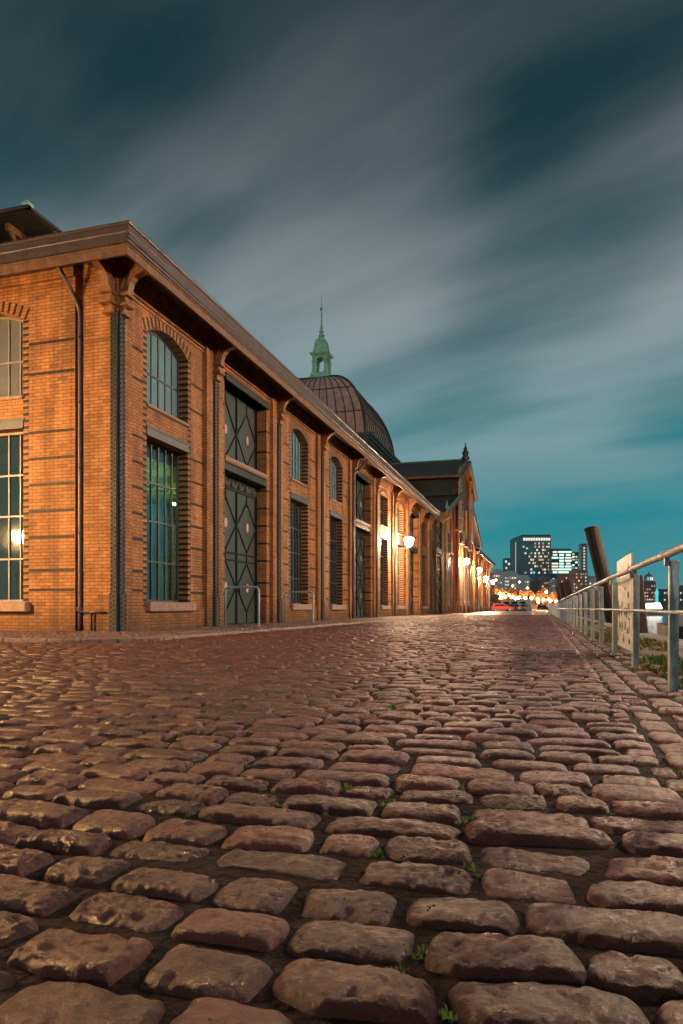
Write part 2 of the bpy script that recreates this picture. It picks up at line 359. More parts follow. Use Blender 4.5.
# pavement of small flat setts between kerb and building
P2=[]; y=10.35
while y<62:
    x0=-13.5-.2*(y-10) if y<14.15 else -9.78
    x1=-6.95 if y>11.6 else -6.95-1.6*max(0,(11.2-y))**2
    x=x0-random.random()*.1
    while x<x1:
        l=random.uniform(.11,.17)
        P2.append((x+l/2,y,(l-.012)/2,(.12-.012)/2,random.gauss(0,.05),.055+random.gauss(0,.004),random.uniform(.06,.15),random.gauss(0,.002),random.gauss(0,.002),0)); x+=l
    y+=.125 if y<30 else .17
P2=np.array(P2); D2=np.hypot(P2[:,0],P2[:,1])
V,F=stones_mesh(P2,5,5,2)
np_mesh('pavement', V, F, M['stone2'], kind='structure')
# kerb stones
kb=[];path=[(-30,10.2)]+[(-8.6+0,10.2)]
for k in range(1,9):
    a=R(90-k*11.25); path.append((-8.45+1.6*math.cos(a)+.0, 11.8-0+1.6*math.sin(a)*-1+0))
path=[(-30,10.2),(-8.45,10.2)]+[(-8.45+1.55*math.sin(R(k*11.25)),11.75-1.55*math.cos(R(k*11.25))) for k in range(1,9)]+[(-6.9,62.)]
mb=MB()
for (x0,y0),(x1,y1) in zip(path[:-1],path[1:]):
    L_=math.hypot(x1-x0,y1-y0); n=max(1,round(L_/.95)); 
    for k in range(n):
        p=Vector((x0+(x1-x0)*k/n,y0+(y1-y0)*k/n,0)); q=Vector((x0+(x1-x0)*(k+1)/n,y0+(y1-y0)*(k+1)/n,0)); d=(q-p).normalized()*.008
        zz=-.008+random.gauss(0,.003); p.z=q.z=zz
        mb.bar(p+d,q-d,.12,.12)
mb.build('kerb',M['kerb'],kind='structure',bevel=.012)
mb=MB()
y=6.3
while y<110:
    l=random.uniform(.75,1.05); x=.455+random.gauss(0,.004); mb.bar((x,y+.008,-.056+random.gauss(0,.003)),(x,y+l-.008,-.056),.045,.12); y+=l
mb.build('kerb',M['stone2'],kind='structure',bevel=.01)
# ground sheets
def sheet(name,m,x0,x1,y0,y1,z,**kw):
    b=MB(); b.face([(x0,y0,z),(x1,y0,z),(x1,y1,z),(x0,y1,z)]); return b.build(name,m,kind='structure',**kw)
nx,ny=220,240
gx=np.linspace(-60,1.25,nx); gy=np.concatenate([np.linspace(-3,12,140),np.linspace(12.3,66,100)])
GX,GY=np.meshgrid(gx,gy,indexing='ij'); near=np.exp(-((GX)**2+(GY)**2)/120)
GZ=ground_z(GX,GY)-.020+vnoise(GX*7,GY*7)*.008+vnoise(GX*20,GY*20)*.004
V=np.stack([GX,GY,GZ],-1).reshape(-1,3); i=np.arange(nx-1)[:,None]; j=np.arange(ny-1)[None]
F=np.stack([i*ny+j,(i+1)*ny+j,(i+1)*ny+j+1,i*ny+j+1],-1).reshape(-1,4)
np_mesh('ground', V,F, M['soil'], kind='structure')
sheet('ground',M['dirt'],-2500,2.3,-200,3000,-.14)
sheet('ground',M['dirt'],-2500,2500,430,3500,-.10)

def far_road_mat():
    m=bpy.data.materials.new('far_cobbles'); m.use_nodes=True; nt=m.node_tree; N=nt.nodes; L=nt.links; b=N['Principled BSDF']
    g=N.new('ShaderNodeNewGeometry'); t=N.new('ShaderNodeTexBrick'); t.inputs['Scale'].default_value=1
    t.inputs['Brick Width'].default_value=.27; t.inputs['Row Height'].default_value=.165; t.inputs['Mortar Size'].default_value=.02; t.inputs['Mortar Smooth'].default_value=1
    t.inputs['Color1'].default_value=(.075,.041,.033,1); t.inputs['Color2'].default_value=(.17,.1,.08,1); t.inputs['Mortar'].default_value=(.03,.02,.016,1)
    L.new(g.outputs['Position'],t.inputs['Vector']); L.new(t.outputs['Color'],b.inputs['Base Color'])
    b.inputs['Roughness'].default_value=.4
    iv=N.new('ShaderNodeMath'); iv.operation='SUBTRACT'; iv.inputs[0].default_value=1; L.new(t.outputs['Fac'],iv.inputs[1])
    bp=N.new('ShaderNodeBump'); bp.inputs['Strength'].default_value=1; bp.inputs['Distance'].default_value=.03; L.new(iv.outputs[0],bp.inputs['Height']); L.new(bp.outputs[0],b.inputs['Normal'])
    return m
sheet('road',far_road_mat(),-40,1.2,60,430,-.004)

# water and quay
def water_mat():
    m=mat('river_water',(.006,.02,.024),.16,spec=.6); nt=m.node_tree; N=nt.nodes; L=nt.links; b=N['Principled BSDF']
    g=N.new('ShaderNodeNewGeometry'); n=N.new('ShaderNodeTexNoise'); n.inputs['Scale'].default_value=.9; n.inputs['Detail'].default_value=4; L.new(g.outputs['Position'],n.inputs['Vector'])
    bp=N.new('ShaderNodeBump'); bp.inputs['Strength'].default_value=1; bp.inputs['Distance'].default_value=.3; L.new(n.outputs[0],bp.inputs['Height']); L.new(bp.outputs[0],b.inputs['Normal']); return m
sheet('water',water_mat(),2.6,2500,-200,430,-1.6)
mb=MB(); y=-20
while y<150:
    mb.box(2.05,2.6,y+.01,y+1.99,-3,-.01+random.gauss(0,.004)); y+=2
mb.build('quay_edge',M['quay'],kind='structure',bevel=.02)
sheet('verge',M['dirt'],1.15,2.06,-5,430,-.03)

# ------------------------------------------------------------------ moss in the joints, weeds
def blades(pts, size, mt_idx_fn, up=1.0, n=(5,11)):
    mb=MB()
    for (x,y,z,s) in pts:
        for k in range(random.randint(*n)):
            a=random.random()*6.283; r=random.random()**.7*size*s*1.2; h=size*s*random.uniform(.4,1.1)*up
            bx,by=x+math.cos(a)*r,y+math.sin(a)*r; w=size*s*random.uniform(.12,.3); t=random.random()*6.283; ln=random.uniform(.1,.9)*h
            m=mt_idx_fn()
            p0=(bx-math.cos(t)*w,by-math.sin(t)*w,z); p1=(bx+math.cos(t)*w,by+math.sin(t)*w,z)
            q=(bx-math.sin(t)*ln*.5,by+math.cos(t)*ln*.5,z+h*.6); q2=(bx-math.sin(t)*ln*1.1,by+math.cos(t)*ln*1.1,z+h)
            mb.face([p0,p1,(q[0]+math.cos(t)*w*.7,q[1]+math.sin(t)*w*.7,q[2]),q2,(q[0]-math.cos(t)*w*.7,q[1]-math.sin(t)*w*.7,q[2])],m)
    return mb
pts=[]
idx=rng.choice(len(P),size=min(len(P),9000),replace=False)
for i in idx:
    cx,cy,a,b=P[i][:4]
    if math.hypot(cx,cy)>16: continue
    if vnoise(cx*.9,cy*.9,8.)<-.1 or random.random()<.22: continue
    sx=random.choice((-1,1)); px_=cx+sx*(a+.008); py_=cy+random.choice((-1,1))*b*random.uniform(.4,1.05)
    for k in range(random.randint(1,3)):
        X_=px_+random.gauss(0,.014); Y_=py_+random.gauss(0,.022)
        pts.append((X_,Y_,float(ground_z(np.array(X_),np.array(Y_)))-.016,random.uniform(.5,1.5)))
blades(pts,.010,lambda: 0 if random.random()<.8 else 1,up=1.1,n=(14,26)).build('moss',[M['moss'],M['grassg']],kind='stuff',label='small green moss and weeds growing in the joints between the cobbles',cat='moss')
# verge weeds by the fence
pts=[]
for k in range(2600):
    y=3+55*random.random()**1.4; x=random.choice((random.uniform(1.0,2.0),random.gauss(1.15,.12)))
    if x<.9: continue
    d=float(vnoise(x*1.5,y*.6,2.))
    if d<-.15: continue
    pts.append((x,y,-.035,random.uniform(.5,1.2)*(1+max(0,d))))
blades(pts,.06,lambda: random.choice((0,0,0,1)) ,n=(7,14)).build('grass',[M['grassg'],M['grassr']],kind='stuff',label='low green and rust coloured weeds growing along the foot of the railing',cat='grass')
pts=[]
for k in range(260):
    if random.random()<.45: x=random.uniform(-14,-9.9); y=14.1
    else: y=14.2+46*random.random(); x=-9.7
    if float(vnoise(x*.7,y*.7,5.))<.1: continue
    pts.append((x+random.gauss(0,.04),y-abs(random.gauss(0,.04)),.05,random.uniform(.5,1.3)))
blades(pts,.05,lambda: 0 if random.random()<.8 else 1,n=(8,14)).build('grass',[M['grassg'],M['grassr']],kind='stuff',label='tufts of grass along the foot of the brick wall',cat='grass')

# ------------------------------------------------------------------ the market hall
FX,FY=-9.8,14.2
hall=thing('market_hall',(FX,FY,0),'long orange brick market hall with a copper dome beside the cobbled road','building')
HL=Vector((FX,FY,0))
def part(mb,name,mats,parent=hall,**kw):
    return mb.build(name,mats,parent,loc=tuple(-HL) if parent is hall else (0,0,0),**kw)
Tf=lambda s,z,d:(FX+d,s,z)              # facade: s = world Y
Te=lambda s,z,d:(-s,FY-d,z)             # end wall: s = -world X
def bx(mb,T,s0,s1,z0,z1,d0,d1,m=0):
    a=T(s0,z0,d0); b=T(s1,z1,d1)
    mb.box(min(a[0],b[0]),max(a[0],b[0]),min(a[1],b[1]),max(a[1],b[1]),z0,z1,m)
def panel(mb,T,s0,s1,z0,z1,d,ops):
    """ops share one column: (a,b,zb,zt,rise,depth)"""
    q=lambda A,B,C,Dd,dd:mb.face([T(A,C,dd),T(B,C,dd),T(B,Dd,dd),T(A,Dd,dd)])
    if not ops: q(s0,s1,z0,z1,d); return
    a,b=ops[0][0],ops[0][1]
    q(s0,a,z0,z1,d); q(b,s1,z0,z1,d)
    zc=z0
    for k,(a,b,zb,zt,rise,dep) in enumerate(ops):
        if zb>zc+.001 and k==0: q(a,b,zc,zb,d)
        nxt=ops[k+1][2] if k+1<len(ops) else z1
        n=14 if rise else 1
        pts=[]
        for i in range(n+1):
            t=i/n; pts.append((a+(b-a)*t, zt+rise*(1-(2*t-1)**2)))
        for (sa,za),(sb,zb_) in zip(pts[:-1],pts[1:]):
            mb.face([T(sa,za,d),T(sb,zb_,d),T(sb,nxt,d),T(sa,nxt,d)])
            mb.face([T(sa,za,d),T(sb,zb_,d),T(sb,zb_,d-dep),T(sa,za,d-dep)])
        for ss in (a,b): mb.face([T(ss,zb,d),T(ss,zt,d),T(ss,zt,d-dep),T(ss,zb,d-dep)])
        mb.face([T(a,zb,d),T(b,zb,d),T(b,zb,d-dep),T(a,zb,d-dep)])
BANDS=[7.2,6.44,4.98,4.32,3.67,3.01,2.36,1.54,1.05]
def bands(mb,T,s0,s1,d,zs=BANDS):
    for z in zs:
        n=max(1,round((s1-s0)/.255)); w=(s1-s0)/n
        for k in range(n): bx(mb,T,s0+k*w+.004,s0+(k+1)*w-.004,z-.036,z+.036,d-.02,d+.004,1)
def teeth(mb,T,a,b,zb,zt,d,dep):
    z=zb+.05
    while z<zt:
        bx(mb,T,a-.165,a+.004,z-.036,z+.036,d-dep*.95,d+.004,1); bx(mb,T,b-.004,b+.165,z-.036,z+.036,d-dep*.95,d+.004,1); z+=.166
def arch_ticks(mb,T,a,b,zt,rise,d,style):
    n=13 if style else 26
    w=b-a+.1; a0=a-.05
    for i in range(n+1):
        t=i/n; s=a0+w*t; z=zt+rise*(1-(2*t-1)**2)+.006
        sl=-(2*t-1)*.42
        hw=.036 if style else (w/n*.5-.004)
        pl=[(s-hw,z),(s+hw,z),(s+hw-sl*.34,z+.34),(s-hw-sl*.34,z+.34)]
        if style: pl=[(s-hw,z),(s+hw,z),(s+hw-sl*.3,z+.27),(s-hw-sl*.3,z+.27)]
        mb.extr(pl,lambda u,v,w_:T(u,v,w_),d-.02,d+.004,1 if style else 2)
def corbels(mb,T,s0,s1,d):
    for k,(z0,z1,p) in enumerate(((8.36,8.43,.03),(8.47,8.54,.06),(8.58,8.66,.09),(8.70,9.02,.12))):
        bx(mb,T,s0,s1,z0,z1,d-.02,d+p)
        if k<3: bx(mb,T,s0,s1,z1,[8.47,8.58,8.70][k],d-.02,d+p-.025)
# window prototypes (local: outward +X, along Y)
def win_proto(w,h,rise,rows,frost,name='window',matf='frame',glass='glass',cols=6,sillp=True):
    o=MB(); f=.055
    o.box(-.04,.03,-w/2,-w/2+f,0,h); o.box(-.04,.03,w/2-f,w/2,0,h); o.box(-.04,.03,-w/2+f,w/2-f,0,f)
    hh=lambda s:h+rise*(1-(2*s/w)**2)
    for k in range(1,cols):
        s=-w/2+w*k/cols; t=.035 if k!=cols//2 else .05
        o.box(-.03,.022,s-t/2,s+t/2,f,hh(s)-f*.5)
    for z in rows: o.box(-.028,.028,-w/2+f,w/2-f,z-.022,z+.022)
    n=12 if rise else 1
    for i in range(n):
        s0=-w/2+w*i/n; s1=-w/2+w*(i+1)/n
        o.extr([(s0,hh(s0)-f),(s1,hh(s1)-f),(s1,hh(s1)+.01),(s0,hh(s0)+.01)],lambda u,v,w_:(w_,u,v),-.035,.032)
    W=o.build(name,M[matf])
    g=MB(); pts=[(0,-w/2+.01,.01),(0,w/2-.01,.01)]+[(0,w/2*(1-2*i/12)*.995,hh(w/2*(1-2*i/12))) for i in range(13)]
    if not rise: pts=[(0,-w/2+.01,.01),(0,w/2-.01,.01),(0,w/2-.01,h),(0,-w/2+.01,h)]
    g.face(pts); g.build('pane',M[glass],W,loc=(-.01,0,0))
    if sillp:
        s=MB(); s.box(-.03,.50,-w/2-.10,w/2+.22,-.26,-.0) if not rise else s.box(-.03,.40,-w/2-.03,w/2+.03,-.1,-.005)
        s.build('sill',M['sill'],W,bevel=.03)
    return W
def lintel(o,w,z):
    l=MB(); l.box(.0,.345,-w/2-.01,w/2+.01,z+.004,z+.24); l.box(.335,.365,-w/2-.06,w/2+.06,z+.2,z+.245); l.box(.335,.375,-w/2-.01,w/2+.01,z-.01,z+.015)
    for k in range(7): l.lathe([(.018,0),(.012,.012)],6,(.2,0,0)) if False else None
    l.build('lintel',M['steellit'],o)
W_low=win_proto(2.15,4.36,0,[1.1,2.2,3.25],False,matf='framedark'); lintel(W_low,2.15,4.36)
W_lowe=win_proto(2.15,4.36,0,[1.1,2.2,3.25],False,glass='glassdark'); lintel(W_lowe,2.15,4.36)
W_upe=win_proto(2.15,1.88,.32,[.98],True,matf='frame',glass='frost')
W_up=win_proto(2.15,1.88,.32,[.98],True,matf='framedark',glass='frostlit')
W_low_d=win_proto(2.15,4.36,0,[1.1,2.2,3.25],False,matf='framedark',glass='glassdark'); lintel(W_low_d,2.15,4.36)
W_up_d=win_proto(2.15,1.88,.32,[.98],True,matf='framedark',glass='glassdark')
# door prototype: origin centre bottom at door plane, outward +X
def door_proto(w=3.5):
    d=MB(); d.box(-.06,0,-w/2,w/2,0,4.72)
    Dd=d.build('door',M['door'])
    def leafbars(b,s0,s1,z0,z1):
        m=(s0+s1)/2; zm=(z0+z1)/2
        for p,q in (((s0,zm),(m,z1)),((m,z1),(s1,zm)),((s1,zm),(m,z0)),((m,z0),(s0,zm))):
            b.bar((.02,p[0],p[1]),(.02,q[0],q[1]),.035,.04)
    b=MB()
    for s in (-w/2+.04,0,w/2-.04): b.box(.002,.05,s-.045,s+.045,0,4.72)
    for s in (-w/4,w/4): b.box(.002,.03,s-.018,s+.018,0,.55); b.box(.002,.03,s-.018,s+.018,4.25,4.72); b.box(.002,.03,s-.018,s+.018,2.2,2.6)
    for z in (.04,2.25,2.5,4.68): b.box(.002,.04,-w/2,w/2,z-.03,z+.03)
    for s0,s1 in ((-w/2+.05,-.03),(.03,w/2-.05)):
        leafbars(b,s0,s1,.45,2.2); leafbars(b,s0,s1,2.6,4.4)
    b.build('door_bars',M['doorbar'],Dd)
    for s in (-w/4,w/4):
        for z in (1.32,3.5):
            r=MB(); r.extr([(.11*math.cos(k*.785),.2*math.sin(k*.785)*(1 if k%2 else .8)) for k in range(8)],lambda u,v,w_:(w_,u,v),.03,.045)
            r.build('rosette',M['rosette'],Dd,loc=(0,s,z))
    hn=MB(); hn.box(.05,.1,.1,.13,1.1,1.35); hn.build('handle',M['steel'],Dd)
    # row of arched vents over the leaves, steel beam, rounded ledge
    v=MB(); v.box(-.06,.04,-w/2,w/2,4.72,5.14)
    for k in range(6):
        c=-w/2+w*(k+.5)/6
        v.tube([(.05,c+.24*math.cos(a),4.76+.28*math.sin(a)) for a in [math.pi*i/8 for i in range(9)]],.03,6)
        v.box(.02,.09,c-.2,c+.2,4.76,4.92)
    v.build('transom_vents',M['steel'],Dd)
    t=MB(); t.box(.12,.42,-w/2,w/2,5.14,5.36); t.box(.1,.46,-w/2,w/2,5.36,5.39); t.box(.1,.46,-w/2,w/2,5.11,5.14); t.build('beam',M['steel'],Dd,bevel=.008)
    l=MB(); l.tube([(.36,-w/2,5.5),(.36,w/2,5.5)],.11,12); l.box(0,.36,-w/2,w/2,5.42,5.56); l.build('ledge',M['sill'],Dd,smooth=False)
    u=MB(); u.box(-.06,0,-w/2,w/2,5.56,8.02); U_=u.build('upper_panel',M['door'],Dd)
    b=MB()
    for s in (-w/2+.04,0,w/2-.04): b.box(.002,.05,s-.04,s+.04,5.6,8.02)
    for s in (-w/4,w/4): b.box(.002,.03,s-.016,s+.016,7.6,8.02)
    for s0,s1 in ((-w/2+.05,-.03),(.03,w/2-.05)): leafbars(b,s0,s1,5.72,7.62)
    b.box(.002,.04,-w/2,w/2,5.6,5.68); b.build('panel_bars',M['doorbar'],U_)
    for s in (-w/4,w/4):
        r=MB(); r.extr([(.11*math.cos(k*.785),.2*math.sin(k*.785)*(1 if k%2 else .8)) for k in range(8)],lambda a,v,w_:(w_,a,v),.03,.045)
        r.build('rosette',M['rosette'],U_,loc=(0,s,6.67))
    lt=MB(); lt.box(.0,.52,-w/2-.08,w/2+.05,8.02,8.22); lt.box(.5,.54,-w/2-.08,w/2+.05,8.0,8.04); lt.box(.5,.54,-w/2-.08,w/2+.05,8.2,8.24); lt.build('lintel',M['steel'],Dd)
    return Dd
DOOR=door_proto()
# column prototype
def col_proto(rivets=True,wide=.13):
    c=MB(); c.box(0,.05,-wide,wide,0,7.75); c.box(.05,.062,-wide,-wide+.07,0,7.75); c.box(.05,.062,wide-.07,wide,0,7.75)
    c.box(.0,.09,-wide-.02,wide+.02,0,.95)
    if rivets:
        z=.06
        while z<7.7:
            for s,o in ((-wide+.035,0),(wide-.035,.055)):
                x0=.062 if z+o>.97 else .09
                n=len(c.v); r=.027
                c.v += [(x0,s+r*math.cos(k*1.047),z+o+r*math.sin(k*1.047)) for k in range(6)]+[(x0+.018,s+.6*r*math.cos(k*1.047),z+o+.6*r*math.sin(k*1.047)) for k in range(6)]
                for k in range(6): c.f.append((n+k,n+(k+1)%6,n+6+(k+1)%6,n+6+k)); c.m.append(1)
                c.f.append(tuple(n+6+k for k in range(6))); c.m.append(1)
            z+=.11
    return c.build('steel_column',[M['steelcol'],M['doorbar']])
COLM=col_proto(); 
def bracket_proto():
    b=MB()
    f=lambda u,v,w:(u,w,v)
    up=[(0,8.95),(.74,8.95),(.74,8.80),(.68,8.78),(.68,8.66),(.60,8.62),(.52,8.60),(.40,8.54),(.30,8.42),(.26,8.28),(.24,8.14),(.17,8.12),(.16,7.98),(.22,7.95),(.22,7.86),(.13,7.82),(.12,7.70),(.06,7.66),(0,7.62)]
    b.extr(up,f,-.11,.11)
    b.box(.0,.27,-.16,.16,8.10,8.19); b.box(0,.26,-.17,.17,7.86,7.93); b.box(0,.80,-.15,.15,8.86,8.95); b.box(.55,.78,-.14,.14,8.64,8.70); b.box(0,.15,-.15,.15,7.66,7.74)
    for s in (-1,1):
        b.tube([(.50-.08*math.cos(t)*(1-t/9),s*.115,8.74+.07*math.sin(t)*(1-t/9)) for t in [i*.7 for i in range(9)]],.014,5)
        b.tube([(.08,s*.115,8.3),(.14,s*.115,8.5),(.3,s*.115,8.66),(.5,s*.115,8.72)],.02,5)
    return b.build('bracket',M['corbel'],bevel=.012)
BRK=bracket_proto()

cols=[14.2,19.3,24.6,30.0,35.35,40.75,46.1,51.45,56.8,61.6]
bays=['w','d','w','w','d','w','w','d','w']
def bay(mb,T,c0,c1,typ,rzw,wparent_fn,style,cornerl=False,dark=False):
    p=.55; s0=c0+(.62 if cornerl else p); s1=c1-p; mid=(c0+c1)/2+(.0)
    if cornerl: mid=16.73 if T is Tf else mid
    d=-.12
    if typ=='w':
        a,b=mid-1.075,mid+1.075
        ops=[(a,b,.76,5.12,0,.36),(a,b,5.95,7.83,.32,.36)]
        panel(mb,T,s0,s1,0,9.0,d,ops)
        teeth(mb,T,a,b,.76,7.83,d,.34); arch_ticks(mb,T,a,b,7.83,.32,d,style)
        bands(mb,T,s0+.12,a-.17,d); bands(mb,T,b+.17,s1,d)
        bx(mb,T,s0,s1,0,.62,d-.02,d+.05)
    else:
        a,b=mid-1.75,mid+1.75
        panel(mb,T,s0,s1,0,9.0,d,[(a,b,.02,8.02,0,.42)])
        bands(mb,T,s0+.02,a,d,[z for z in BANDS]); bands(mb,T,b,s1,d)
        for z in BANDS: bx(mb,T,b-.004,b+.01,z-.036,z+.036,d-.4,d+.003,1)
        for z in BANDS: bx(mb,T,a-.01,a+.004,z-.036,z+.036,d-.4,d+.003,1)
    corbels(mb,T,s0,s1,d)
    # returns of the recessed panel
    pass
    for z in (.62,): pass
    return mid
mb=MB()
c=cols
for k in range(9):
    typ=bays[k]; mid=bay(mb,Tf,c[k],c[k+1],typ,0,None,k==0,cornerl=(k==0))
    if typ=='w':
        put(W_low if k in (0,2,3,5) else W_low_d,hall,(-.12-.32,mid-FY,.76)); put(W_up if k in (0,2,3) else W_up_d,hall,(-.12-.32,mid-FY,5.95))
    else: put(DOOR,hall,(-.12-.42,mid-FY,0))
for k in range(1,10):      # pilaster faces
    s0,s1=c[k]-.55,c[k]+.55
    if k==9: s1=c[k]
    bx(mb,Tf,s0,s1,0,9.0,-.3,0)
    bx(mb,Tf,s0-.004 if False else s0,s0+.06,0,8.3,0,.012)
bx(mb,Tf,14.2,14.82,0,9.0,-.3,0)
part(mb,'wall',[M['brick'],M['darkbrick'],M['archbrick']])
for k in range(1,10): put(COLM,hall,(0.002,c[k]-FY-(.1 if k==9 else 0),0)); put(BRK,hall,(0.0,c[k]-FY-(.1 if k==9 else 0),0))
# corner column (wraps the corner) and brackets
cn=col_proto(True,.078); cw=col_proto(True,.105); put(cw,hall,(.002,.105+.012,0)); put(cn,hall,(-.078+.002,-.002,0),-math.pi/2); drop(cn); drop(cw)
put(BRK,hall,(0,.17,0)); put(BRK,hall,(-.17,0,0),-math.pi/2)
# end wall
mb=MB()
ec=[9.8,16.4,22.6,28.8,35.0,41.2,44.6]
bx(mb,Te,10.1,10.75,0,9.0,-.28,0); bx(mb,Te,10.75,10.99,0,9.0,-.3,-.26)
mb.face([Te(10.99,0,0),Te(10.99,9,0),Te(10.99,9,-.3),Te(10.99,0,-.3)])
for k in range(6):
    if k==0: s0,s1,mid=10.99,16.0,13.6
    else: s0,s1=ec[k]+.0,ec[k+1]; mid=(s0+s1)/2
    a,b=mid-1.075,mid+1.075
    if k<5:
        panel(mb,Te,s0,s1,0,9.0,0,[(a,b,.76,5.12,0,.36),(a,b,5.95,7.83,.32,.36)])
        teeth(mb,Te,a,b,.76,7.83,0,.34); arch_ticks(mb,Te,a,b,7.83,.32,0,True)
        bands(mb,Te,s0+.02,a-.17,0,BANDS); bands(mb,Te,b+.17,s1-.1,0,BANDS)
        put(W_lowe,hall,(-mid-FX,-(-.32),.76),-math.pi/2)
        put(W_upe,hall,(-mid-FX,-(-.32),5.95),-math.pi/2)
    else: panel(mb,Te,s0,s1,0,9.0,0,[])
    bx(mb,Te,s0+.02,s1,8.72,9.0,-.02,.05)
bx(mb,Te,16.0,16.4,0,9.0,-.3,0)
# header-course strings
for z in (5.62,1.86): bx(mb,Te,11.0,12.35,z-.02,z+.02,-.01,.012)
part(mb,'wall',[M['brick'],M['darkbrick'],M['archbrick']])
for s in ec[1:-1]: put(BRK,hall,(-s-FX,0,0),-math.pi/2); put(COLM,hall,(-s-FX,-.002,0),-math.pi/2)
# downpipe in the niche
mb=MB()
px0=-10.87-0
mb.tube([(-11.02,FY-.66,9.0),(-11.02,FY-.64,8.8),(-11.0,FY-.52,8.62),(-10.93,FY-.14,8.2),(-10.89,FY-.0,7.98),(px0,FY+.03,7.8),(px0,FY+.03,.5),(px0,FY+.02,.04)],.055,12)
for z in (7.2,5.6,4.0,2.4,.95): mb.lathe([(.066,0),(.066,.05)],12,(px0,FY+.03,z))
mb.lathe([(.085,0),(.085,.1)],12,(px0,FY+.03,.52)); mb.tube([(px0,FY-.03,.5),(-10.5,FY-.06,.5),(-10.1,FY-.06,.5)],.025,8); mb.tube([(-10.48,FY-.06,.5),(-10.48,FY-.06,.0)],.025,8)
part(mb,'downpipe',M['pipe'],smooth=True)
# eaves swept round the corner
def sweep(prof,y_end,x_end=-45,closed=False,m0=0,mb=None):
    mb=mb or MB()
    rows=[]
    for d,z in prof: rows.append([(x_end,FY-d,z),(FX+d,FY-d,z),(FX+d,y_end,z)])
    n=len(prof)
    for i in range(n if closed else n-1):
        A,B=rows[i],rows[(i+1)%n]
        for k in range(2): mb.face([A[k],A[k+1],B[k+1],B[k]],m0)
    if closed: mb.face([r[2] for r in rows],m0)
    return mb
YE=61.3
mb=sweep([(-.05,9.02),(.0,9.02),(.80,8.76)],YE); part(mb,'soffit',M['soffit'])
mb=sweep([(.78,8.56),(.84,8.56),(.845,8.74),(.875,8.76),(.875,8.79),(.78,8.80)],YE,closed=True); part(mb,'fascia',M['fascia'])
g=[(.80,8.80),(.90,8.80),(.905,8.86),(.93,8.88),(.935,9.0),(.945,9.02),(.95,9.15),(.98,9.165),(.985,9.18),(.99,9.2),(.99,9.22),(.95,9.22),(.80,9.16)]
mb=sweep(g,YE,closed=True); part(mb,'gutter',M['gutter'])
# gutter joints
mb=MB()
for k in range(18):
    y=16+k*2.7
    for (d0,z0),(d1,z1) in zip(g[3:9],g[4:10]): mb.face([(FX+d0+.006,y,z0),(FX+d0+.006,y+.05,z0),(FX+d1+.006,y+.05,z1),(FX+d1+.006,y,z1)])
part(mb,'gutter_joint',M['gutter'])
mb=sweep([(.95,9.19),(-9.2,12.3)],YE+.3); part(mb,'roof',M['roof'])
# little finial hooks on the gutter
mb=MB()
for x in (-10.9,-14.2): mb.tube([(x,FY-.9,9.2),(x+.03,FY-.93,9.3),(x+.14,FY-.93,9.27)],.02,6)
part(mb,'gutter_hook',M['lampiron'])
# interior seen through the windows
mb=MB()
mb.face([(-9.9-4.6,FY+.4,0),(-14.5,62,0),(-14.5,62,5.6),(-14.5,FY+.4,5.6)]); mb.face([(-24,FY+7,0),(-14.5,FY+7,0),(-14.5,FY+7,5.6),(-24,FY+7,5.6)])
part(mb,'interior_wall',mat('interior_plaster',(.40,.55,.52),.8,noise=.5,nscale=.8))
mb=MB(); mb.face([(-45,FY+.3,.03),(FX-.35,FY+.3,.03),(FX-.35,62,.03),(-45,62,.03)]); part(mb,'interior_floor',mat('interior_floor',(.1,.09,.08),.5,noise=.3))
mb=MB(); mb.face([(-24,FY+.3,5.6),(FX-.35,FY+.3,5.6),(FX-.35,62,5.6),(-24,62,5.6)]); part(mb,'interior_ceiling',mat('interior_ceiling',(.1,.14,.12),.8,noise=.4,nscale=1))
mb=MB(); mb.face([(-14.4,FY+.4,4.7),(FX-.5,FY+.4,4.7),(FX-.5,23,4.7),(-14.4,23,4.7)])
for k in range(9): mb.box(-14.4,-10.4,FY+.8+k*.9,FY+.95+k*.9,4.45,4.69)
part(mb,'interior_ceiling',mat('pale_ceiling',(.55,.6,.35),.8,noise=.3))
mb=MB()
for k in range(20):
    y=FY+10+k*2.0; mb.box(-14.4,-10.35,y,y+.12,4.75,5.0)
mb.box(-12.3,-12.1,FY+.5,61,4.5,4.74)
for k in range(9): mb.box(-12.35,-12.1,FY+2.0+k*5.35,FY+2.2+k*5.35,.05,4.5)
part(mb,'interior_beam',mat('interior_beam',(.05,.05,.05),.6))
tubeg=emis('green_tube_light',(.62,1,.35),24); tubew=emis('teal_tube_light',(.35,1,.88),18)
for k,(x,y,mm) in enumerate(((-11.2,16.6,tubeg),(-12.6,18.4,tubeg),(-11.4,20.2,tubeg),(-11.8,28.5,tubew),(-11.8,34.0,tubew),(-11.8,44.0,tubew),(-13.0,23.5,tubew))):
    b=MB(); b.box(-.05,.05,-.75,.75,-.03,.03); b.build('ceiling_lamp',mm,hall,loc=(x-FX,y-FY,3.95 if mm is tubeg else 5.2))
# some furniture shapes behind the first panes
mb=MB()
for x,y,w,h in ((-11.3,18.6,.25,2.3),(-12.0,20.1,.5,1.1),(-11.2,21.5,.6,1.0),(-12.6,17.3,.4,1.4),(-11.5,29.5,.3,2.1),(-11.9,31.2,.6,1.2),(-13.6,15.8,.5,1.5)):
    mb.box(x,x+.3,y,y+w,.05,h)
part(mb,'interior_furniture',mat('pale_partition',(.3,.4,.38),.6,noise=.3))

